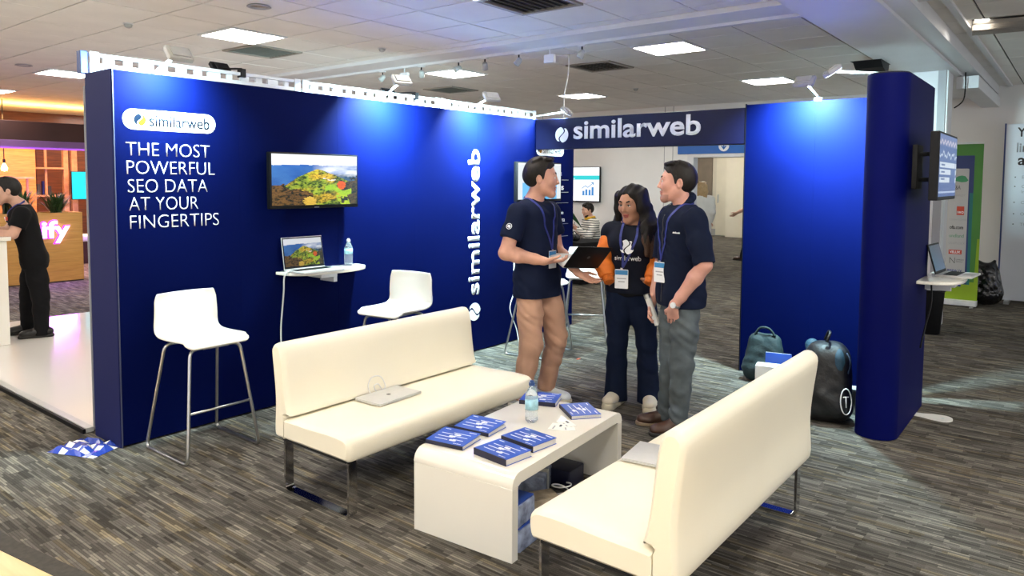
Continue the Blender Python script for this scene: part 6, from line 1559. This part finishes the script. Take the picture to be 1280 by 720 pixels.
for nm, rr, cxyz in (('emblem_ring', .055, (-.150, -.10, .175)),):
    bm = new_bm(); nrm = unit(A3(-.85, -.50, .1)); s1 = unit(np.cross(nrm, (0, 0, 1))); u1 = np.cross(s1, nrm)
    c0 = A3(*cxyz); ring = [tuple(c0+s1*.042*math.cos(a)+u1*.085*math.sin(a)) for a in np.linspace(0, 2*PI, 25)]; tube(bm, ring, .004, 5, False)
    tube(bm, [tuple(c0+u1*.03+s1*.02), tuple(c0+u1*.03-s1*.02)], .004, 5); tube(bm, [tuple(c0+u1*.03), tuple(c0-u1*.04)], .004, 5)
    obj(nm, bm, M['graphic_white'], t, True)
bm = new_bm(); tube(bm, smooth_path([(-.10, -.10, .49), (-.14, -.12, .44), (-.13, -.11, .36)], 4), .006, 6); obj('cord', bm, M['graphic_cyan'], t, True)
t = thing('tote_bag', 'dark green bag leaning on the blue end wall behind the near sofa', 'bag', (5.84, 1.98, 0), .1)
S = Solid(); S.cone((0, -.07, .10), (.03, -.05, .32), .10, .075, .05, (1, 0, 0), .8); S.cone((0, .08, .10), (.03, .06, .32), .10, .075, .05, (1, 0, 0), .8)
solid_obj('bag_body', S, .010, M['green_bag'], t, folds(.006), [(A3(0, 0, .002), A3(0, 0, -1))])
bm = new_bm(); tube(bm, smooth_path([(0, -.08, .38), (.0, -.03, .44), (.0, .04, .44), (0, .08, .38)], 5), .009, 8); obj('handle', bm, M['green_bag'], t, True)
t = thing('duffel_bag', 'teal and black bag behind the near sofa, left of the emblem backpack', 'bag', (5.70, 1.52, 0), .3)
S = Solid(); S.cone((-.05, 0, .14), (.08, .02, .16), .14, .12, .05); S.cone((0, 0, .30), (.05, .05, .38), .09, .05, .06)
solid_obj('bag_body', S, .010, M['navy_bag'], t, folds(.008), [(A3(0, 0, .002), A3(0, 0, -1))])
bm = new_bm(); tube(bm, smooth_path([(-.15, -.05, .15), (-.14, -.02, .30), (-.03, .0, .42), (.08, .03, .36)], 5), .014, 8); obj('strap', bm, M['black_bag'], t, True)
t = thing('carton', 'white box standing by the end wall, behind the sofa back', 'box', (5.50, 1.80, 0), .2)
obj('carton_body', bbox_bm(-.06, .06, -.12, .12, 0, .235, .005), M['white_plastic'], t); obj('tape', bbox_bm(-.02, .02, -.1202, .1202, .005, .2357), M['lamp_grey'], t)
t = thing('folder', 'bright blue folder leaning behind the white box', 'folder', (5.60, 1.80, .002), .2)
bm = bbox_bm(-.006, .006, -.10, .09, 0, .30, .002); bm.transform(Matrix.Rotation(.10, 4, 'Y')); obj('cover', bm, M['book_blue'], t); bm = bbox_bm(-.003, .003, -.098, .088, .004, .302); bm.transform(Matrix.Rotation(.10, 4, 'Y')); obj('sheets', bm, M['paper'], t)
t = thing('steel_box', 'small grey metal box between the backpack and the wing', 'box', (5.47, 1.215, 0), 0)
obj('case', bbox_bm(-.05, .05, -.07, .07, 0, .16, .005), M['steel'], t); obj('lid', bbox_bm(-.052, .052, -.072, .072, .161, .175, .003), M['grey_paint'], t)

# ------------------------------------------------------------------ far left stand: platform, counter, planter, shelves
t = thing('stage_platform', 'low glossy white platform behind the left end of the blue wall', 'platform', (1.87, 4.93, 0))
obj('deck', bbox_bm(0.05, 4.3, .0, 4.31, .004, .032, .002), M['platform'], t)
obj('edge_profile', bbox_bm(0, .05, -.02, 4.31, .003, .034, .003), M['lamp_grey'], t); obj('edge_trim', bbox_bm(-.018, 0, -.02, 4.31, 0, .03, .003), M['black_plastic'], t)
t = thing('counter', 'white counter at the far left frame edge under the leaning man', 'counter', (1.0, 7.95, .0325))
obj('cabinet', bbox_bm(0, 1.40, .02, .42, 0, .99, .004), M['white_gloss'], t); obj('worktop', bbox_bm(-.02, 1.43, 0, .45, .992, 1.03, .004), M['white_gloss'], t)
t = thing('planter', 'wooden planter box with glowing purple letters and bushy plants', 'planter', (4.775, 12.5, 0))
for k in range(7): obj('plank', bbox_bm(-2.2, 0, 0, .035, .012+k*.153, .012+k*.153+.1515, .002, 1), M['planter_wood'], t)
obj('end_board', bbox_bm(.001, .03, 0, .5, .012, 1.083, .003), M['planter_wood'], t); obj('back_board', bbox_bm(-2.2, 0, .47, .5, .012, 1.083), M['planter_wood'], t)
obj('soil', bbox_bm(-2.18, -.005, .036, .468, .6, 1.02), M['soil'], t); obj('plinth', bbox_bm(-2.2, .03, .015, .49, 0, .011), M['black_matte'], t)
l_ = text('ify', M['neon'], t, frame((-.555, -.03, .615), (1, 0, 0), (0, 0, 1)), .385, .345, .012, .02)
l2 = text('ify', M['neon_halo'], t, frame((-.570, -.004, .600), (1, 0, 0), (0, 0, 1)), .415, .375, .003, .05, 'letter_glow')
def bush(label, x, y, z, n, hgt, spread, seed, grp):
    r = random.Random(seed); t = thing('potted_shrub', label, 'plant', (x, y, z), 0, grp); bm = new_bm()
    for k in range(n):
        a = r.uniform(0, 2*PI); e = r.uniform(.15, 1)*spread; frond(bm, (r.uniform(-.06, .06), r.uniform(-.05, .05), 0), (e*math.cos(a), e*.6*math.sin(a), hgt*r.uniform(.3, 1)), hgt*r.uniform(.1, .5), r.uniform(.008, .018))
    tag(obj('foliage', bm, M['leaf'], t, True, fix=False), kind='stuff')
    bm = new_bm()
    for k in range(5): tube(bm, [(r.uniform(-.05, .05), r.uniform(-.04, .04), -.01), (r.uniform(-.08, .08), r.uniform(-.06, .06), hgt*.4)], .006, 5)
    obj('stems', bm, M['soil'], t)
bush('bushy green plant at the right end of the wooden planter', 4.52, 12.74, 1.021, 150, .40, .30, 1, 'planter shrubs'); bush('bushy green plant in the middle of the wooden planter', 4.05, 12.74, 1.021, 150, .44, .30, 2, 'planter shrubs'); bush('bushy green plant in the planter behind the leaning man', 3.55, 12.74, 1.021, 150, .40, .30, 3, 'planter shrubs'); bush('sparse reddish plant rising in the planter by the shelf', 3.90, 12.90, 1.021, 40, .62, .2, 4, 'planter shrubs')
# bar wall: shelf lattice, pendant, screen, benches
t = thing('lattice_shelf', 'pale timber lattice shelf on the dark red wall', 'shelf', (0, 16.6, 0))
for x in (5.40, 5.72): obj('upright', bbox_bm(x-.022, x+.022, -.02, .02, 1.15, 2.24, .003), M['pale_timber'], t)
for z, a, b in ((1.80, 5.22, 6.02), (1.24, 5.45, 6.05)): obj('shelf_board', bbox_bm(a, b, -.12, .12, z, z+.035, .003), M['pale_timber'], t)
for x, w in ((6.08, .045), (6.24, .055)): obj('pillar', bbox_bm(x-w, x+w, -.05, .05, 0, 2.26, .004), M['pale_timber'], t)
for k, (x, hh) in enumerate(((5.60, .22), (5.70, .28), (5.80, .18))):
    tag(obj('shelf_book', bbox_bm(x-.03, x+.03, 16.635, 16.71, 1.276, 1.276+hh, .003), M['dark_grey' if k != 1 else 'graphic_navy']), ['short dark book at left on the lower lattice shelf', 'tall navy book in the middle of the lower lattice shelf', 'shortest dark book at right on the lower lattice shelf'][k], 'book')
t = thing('bar_rail', 'pale timber ledge with slats below the pendant bulb', 'shelf', (0, 15.6, 0))
obj('ledge', bbox_bm(3.9, 5.15, -.1, .1, 1.60, 1.64, .004), M['pale_timber'], t)
for x in (4.55, 4.72, 4.90, 5.06): obj('slat', bbox_bm(x-.018, x+.018, -.02, .02, .9, 1.6, .003), M['pale_timber'], t)
t = thing('pendant_lamp', 'bare glowing bulb hanging on a cord at the far left', 'lamp', (4.52, 15.0, 0))
bm = new_bm(); tube(bm, [(0, 0, 3.0), (0, 0, 1.95)], .008, 6); obj('cord', bm, M['black_plastic'], t)
bm = new_bm(); lathe(bm, [(.015, 1.95), (.022, 1.945), (.022, 1.88), (.015, 1.875)], 12); obj('socket', bm, M['black_plastic'], t)
bm = new_bm(); lathe(bm, [(.014, 1.875), (.03, 1.84), (.05, 1.79), (.045, 1.75), (.001, 1.735)], 16); obj('bulb', bm, M['bulb_glow'], t, True)
M['cyan_screen'] = vcol_mat('cyan_screen', 1.0, .2)
def cyan(W, H):
    u, v = np.meshgrid((np.arange(W)+.5)/W, (np.arange(H)+.5)/H); img = np.stack([.0+0*u, .62-.1*u, .80-.05*v], -1)
    img[(np.abs(v-.5) < .02) & (u > .2) & (u < .7)] = (.02, .40, .55); return img
t = thing('television', 'turquoise glowing screen on the dark red wall beside the blue wall edge', 'television', (6.55, 16.3, 1.47))
obj('housing', bbox_bm(-.47, .47, 0, .04, -.29, .29, .005), M['black_plastic'], t); picture('screen', cyan(30, 18), t, frame((0, -.0006, 0), (1, 0, 0), (0, 0, 1)), .92, .56, M['cyan_screen'])
bm = new_bm(); tube(bm, [(0, .06, .28), (0, .06, 1.2)], .02, 8); obj('stand_pole', bm, M['dark_grey'], t); 
bm = bbox_bm(-.03, .03, .04, .08, -1.47, .1); obj('stand', bm, M['dark_grey'], t)
t = thing('bench', 'pale padded bench under the turquoise screen, half behind the blue wall', 'bench', (6.4, 14.8, 0))
obj('seat_pad', bbox_bm(-.75, .8, 0, .5, .42, .54, .03), M['frame_white'], t); obj('base', bbox_bm(-.7, .75, .03, .47, 0, .418, .004), M['dark_red'], t)
# warm bar light and an added ceiling uplight (behind the bulkhead) and the purple strip lamp
def bar_lamp(name, loc, col, w, size, rot=(0, 0, 0), sy=.3):
    ld = bpy.data.lights.new(name, 'AREA'); ld.shape = 'RECTANGLE'; ld.size = size; ld.size_y = sy; ld.energy = w; ld.color = col
    o = bpy.data.objects.new(name, ld); COL.objects.link(o); o.location = loc; o.rotation_euler = rot
bar_lamp('bar_downlight', (5.2, 15.2, 2.7), (1.0, .50, .16), 160, 4.5, (math.radians(-15), 0, 0))
bar_lamp('purple_strip_lamp', (4.2, 13.6, 2.07), (.55, .15, 1.0), 70, 4.0, (math.radians(25), 0, 0), .08)
bar_lamp('amber_uplight', (4.8, 15.6, 2.62), (1.0, .52, .12), 90, 5.0, (math.radians(180), 0, 0), .5)  # unseen uplight, added to turn the ceiling there orange
bar_lamp('letter_glow_lamp', (4.40, 12.40, .62), (.55, .08, 1.0), 9, .5, (math.radians(-75), 0, 0), .3)

# ------------------------------------------------------------------ small ceiling fittings
def track_spot(x, y, dx, label):
    t = thing('track_spotlight', label, 'spotlight', (x, y, 2.93), 0, 'small spotlights on the ceiling trunk')
    obj('adapter', bbox_bm(-.02, .02, -.04, .04, -.012, .0, .002), M['white_paint'], t)
    bm = new_bm(); tube(bm, [(0, 0, -.012), (0, 0, -.06)], .008, 8); obj('stem', bm, M['black_plastic'], t)
    mx = Matrix.Translation((0, 0, -.075)) @ Matrix.Rotation(dx, 4, 'Y') @ Matrix.Rotation(.4, 4, 'X')
    bm = new_bm(); lathe(bm, [(.02, .03), (.028, .02), (.034, -.05), (.030, -.052), (.022, -.03), (.001, -.025)], 16); bm.transform(mx); obj('lamp_head', bm, M['lamp_grey'], t, True)
for (x, y, d), lb in zip(((5.97, 6.71, .6), (5.97, 6.05, -.5), (5.97, 5.47, 1.1), (5.97, 5.09, -.6), (5.97, 4.63, .5), (5.97, 3.86, .2)), ('leftmost track spotlight on the white trunk', 'second track spotlight from the left on the white trunk', 'third track spotlight from the left, tilted sideways', 'fourth track spotlight from the left, over the bright square light', 'fifth track spotlight from the left, near the dark vent', 'rightmost track spotlight on the white trunk')): track_spot(x, y, d, lb)
for (x, y), lb in zip(((5.97, 6.33), (5.97, 4.24)), ('white square box fitting at the left end of the track', 'white square box fitting at the right end of the track')):
    t = thing('track_box', lb, 'fitting', (x, y, 2.93), 0, 'square box fittings on the track')
    bm = new_bm(); tube(bm, [(0, 0, 0), (0, 0, -.05)], .008, 6); obj('stem', bm, M['white_paint'], t); bm = new_bm(); box(bm, -.02, .02, -.06, .06, -.13, -.05); bevel(bm, .004, 2); obj('housing', bm, M['white_paint'], t)
for (x, y), lb in zip(((3.35, 5.22), (3.33, 10.24)), ('round recessed downlight at the top edge, above the slogan', 'round recessed downlight at the far left of the ceiling')):
    t = thing('downlight', lb, 'ceiling light', (x, y, 2.985), 0, 'round recessed downlights'); bm = new_bm(); lathe(bm, [(.085, .012), (.095, .004), (.085, 0), (.065, .004), (.06, .012)], 24); obj('ring', bm, M['grey_paint'], t, True)
    bm = new_bm(); lathe(bm, [(.001, .009), (.06, .009), (.06, .012), (.001, .012)], 20); obj('reflector', bm, M['steel'], t)
for (x, y), lb in zip(((3.02, 6.75), (5.18, 5.83), (9.6, 5.26)), ('small sprinkler at the left, above the blue wall', 'small white detector on the ceiling left of the trunk', 'small dark detector on the ceiling above the fascia')):
    t = thing('ceiling_sensor', lb, 'sensor', (x, y, 2.997)); bm = new_bm(); lathe(bm, [(.03, 0), (.035, -.01), (.03, -.03), (.012, -.04), (.001, -.04)], 16); obj('head', bm, M['lamp_grey'], t, True); bm = new_bm(); lathe(bm, [(.045, .0), (.045, -.006), (.001, -.006)], 16); obj('plate', bm, M['white_paint'], t)
t = thing('louvre_light', 'recessed louvred light with white triangles of glow, upper right', 'ceiling light', (7.55, .55, 2.985), .1)
obj('backing', bbox_bm(-.28, .28, -.28, .28, .008, .011), M['vent_dark'], t); obj('tube', bbox_bm(-.27, -.02, .16, .26, .003, .007), M['panel_light'], t)
for k in range(9): obj('louvre', bbox_bm(-.25+k*.0625-.004, -.25+k*.0625+.004, -.28, .28, -.03, .002), M['vent_slat'], t)
t = thing('beam_box', 'black wedge-shaped box hanging from the beam above the wing', 'fitting', (8.15, 1.70, 2.85))
bm = new_bm(); prism(bm, [(-.18, 0), (.22, 0), (.20, -.07), (.05, -.09), (-.06, -.06)], .26, lambda x, y, z: V(x, z-.06, y)); obj('housing', bm, M['black_plastic'], t); obj('plate', bbox_bm(-.2, .24, -.07, .22, -.001, 0.0), M['black_matte'], t)
bm = new_bm(); tube(bm, smooth_path([(9.6, 1.1, 2.87), (9.63, 1.1, 2.70), (9.66, 1.12, 2.56), (9.63, 1.2, 2.48)], 5), .007, 6); tag(obj('black_cable', bm, M['black_plastic'], None, True), 'black cable looping from the ceiling beside the column', 'cable')
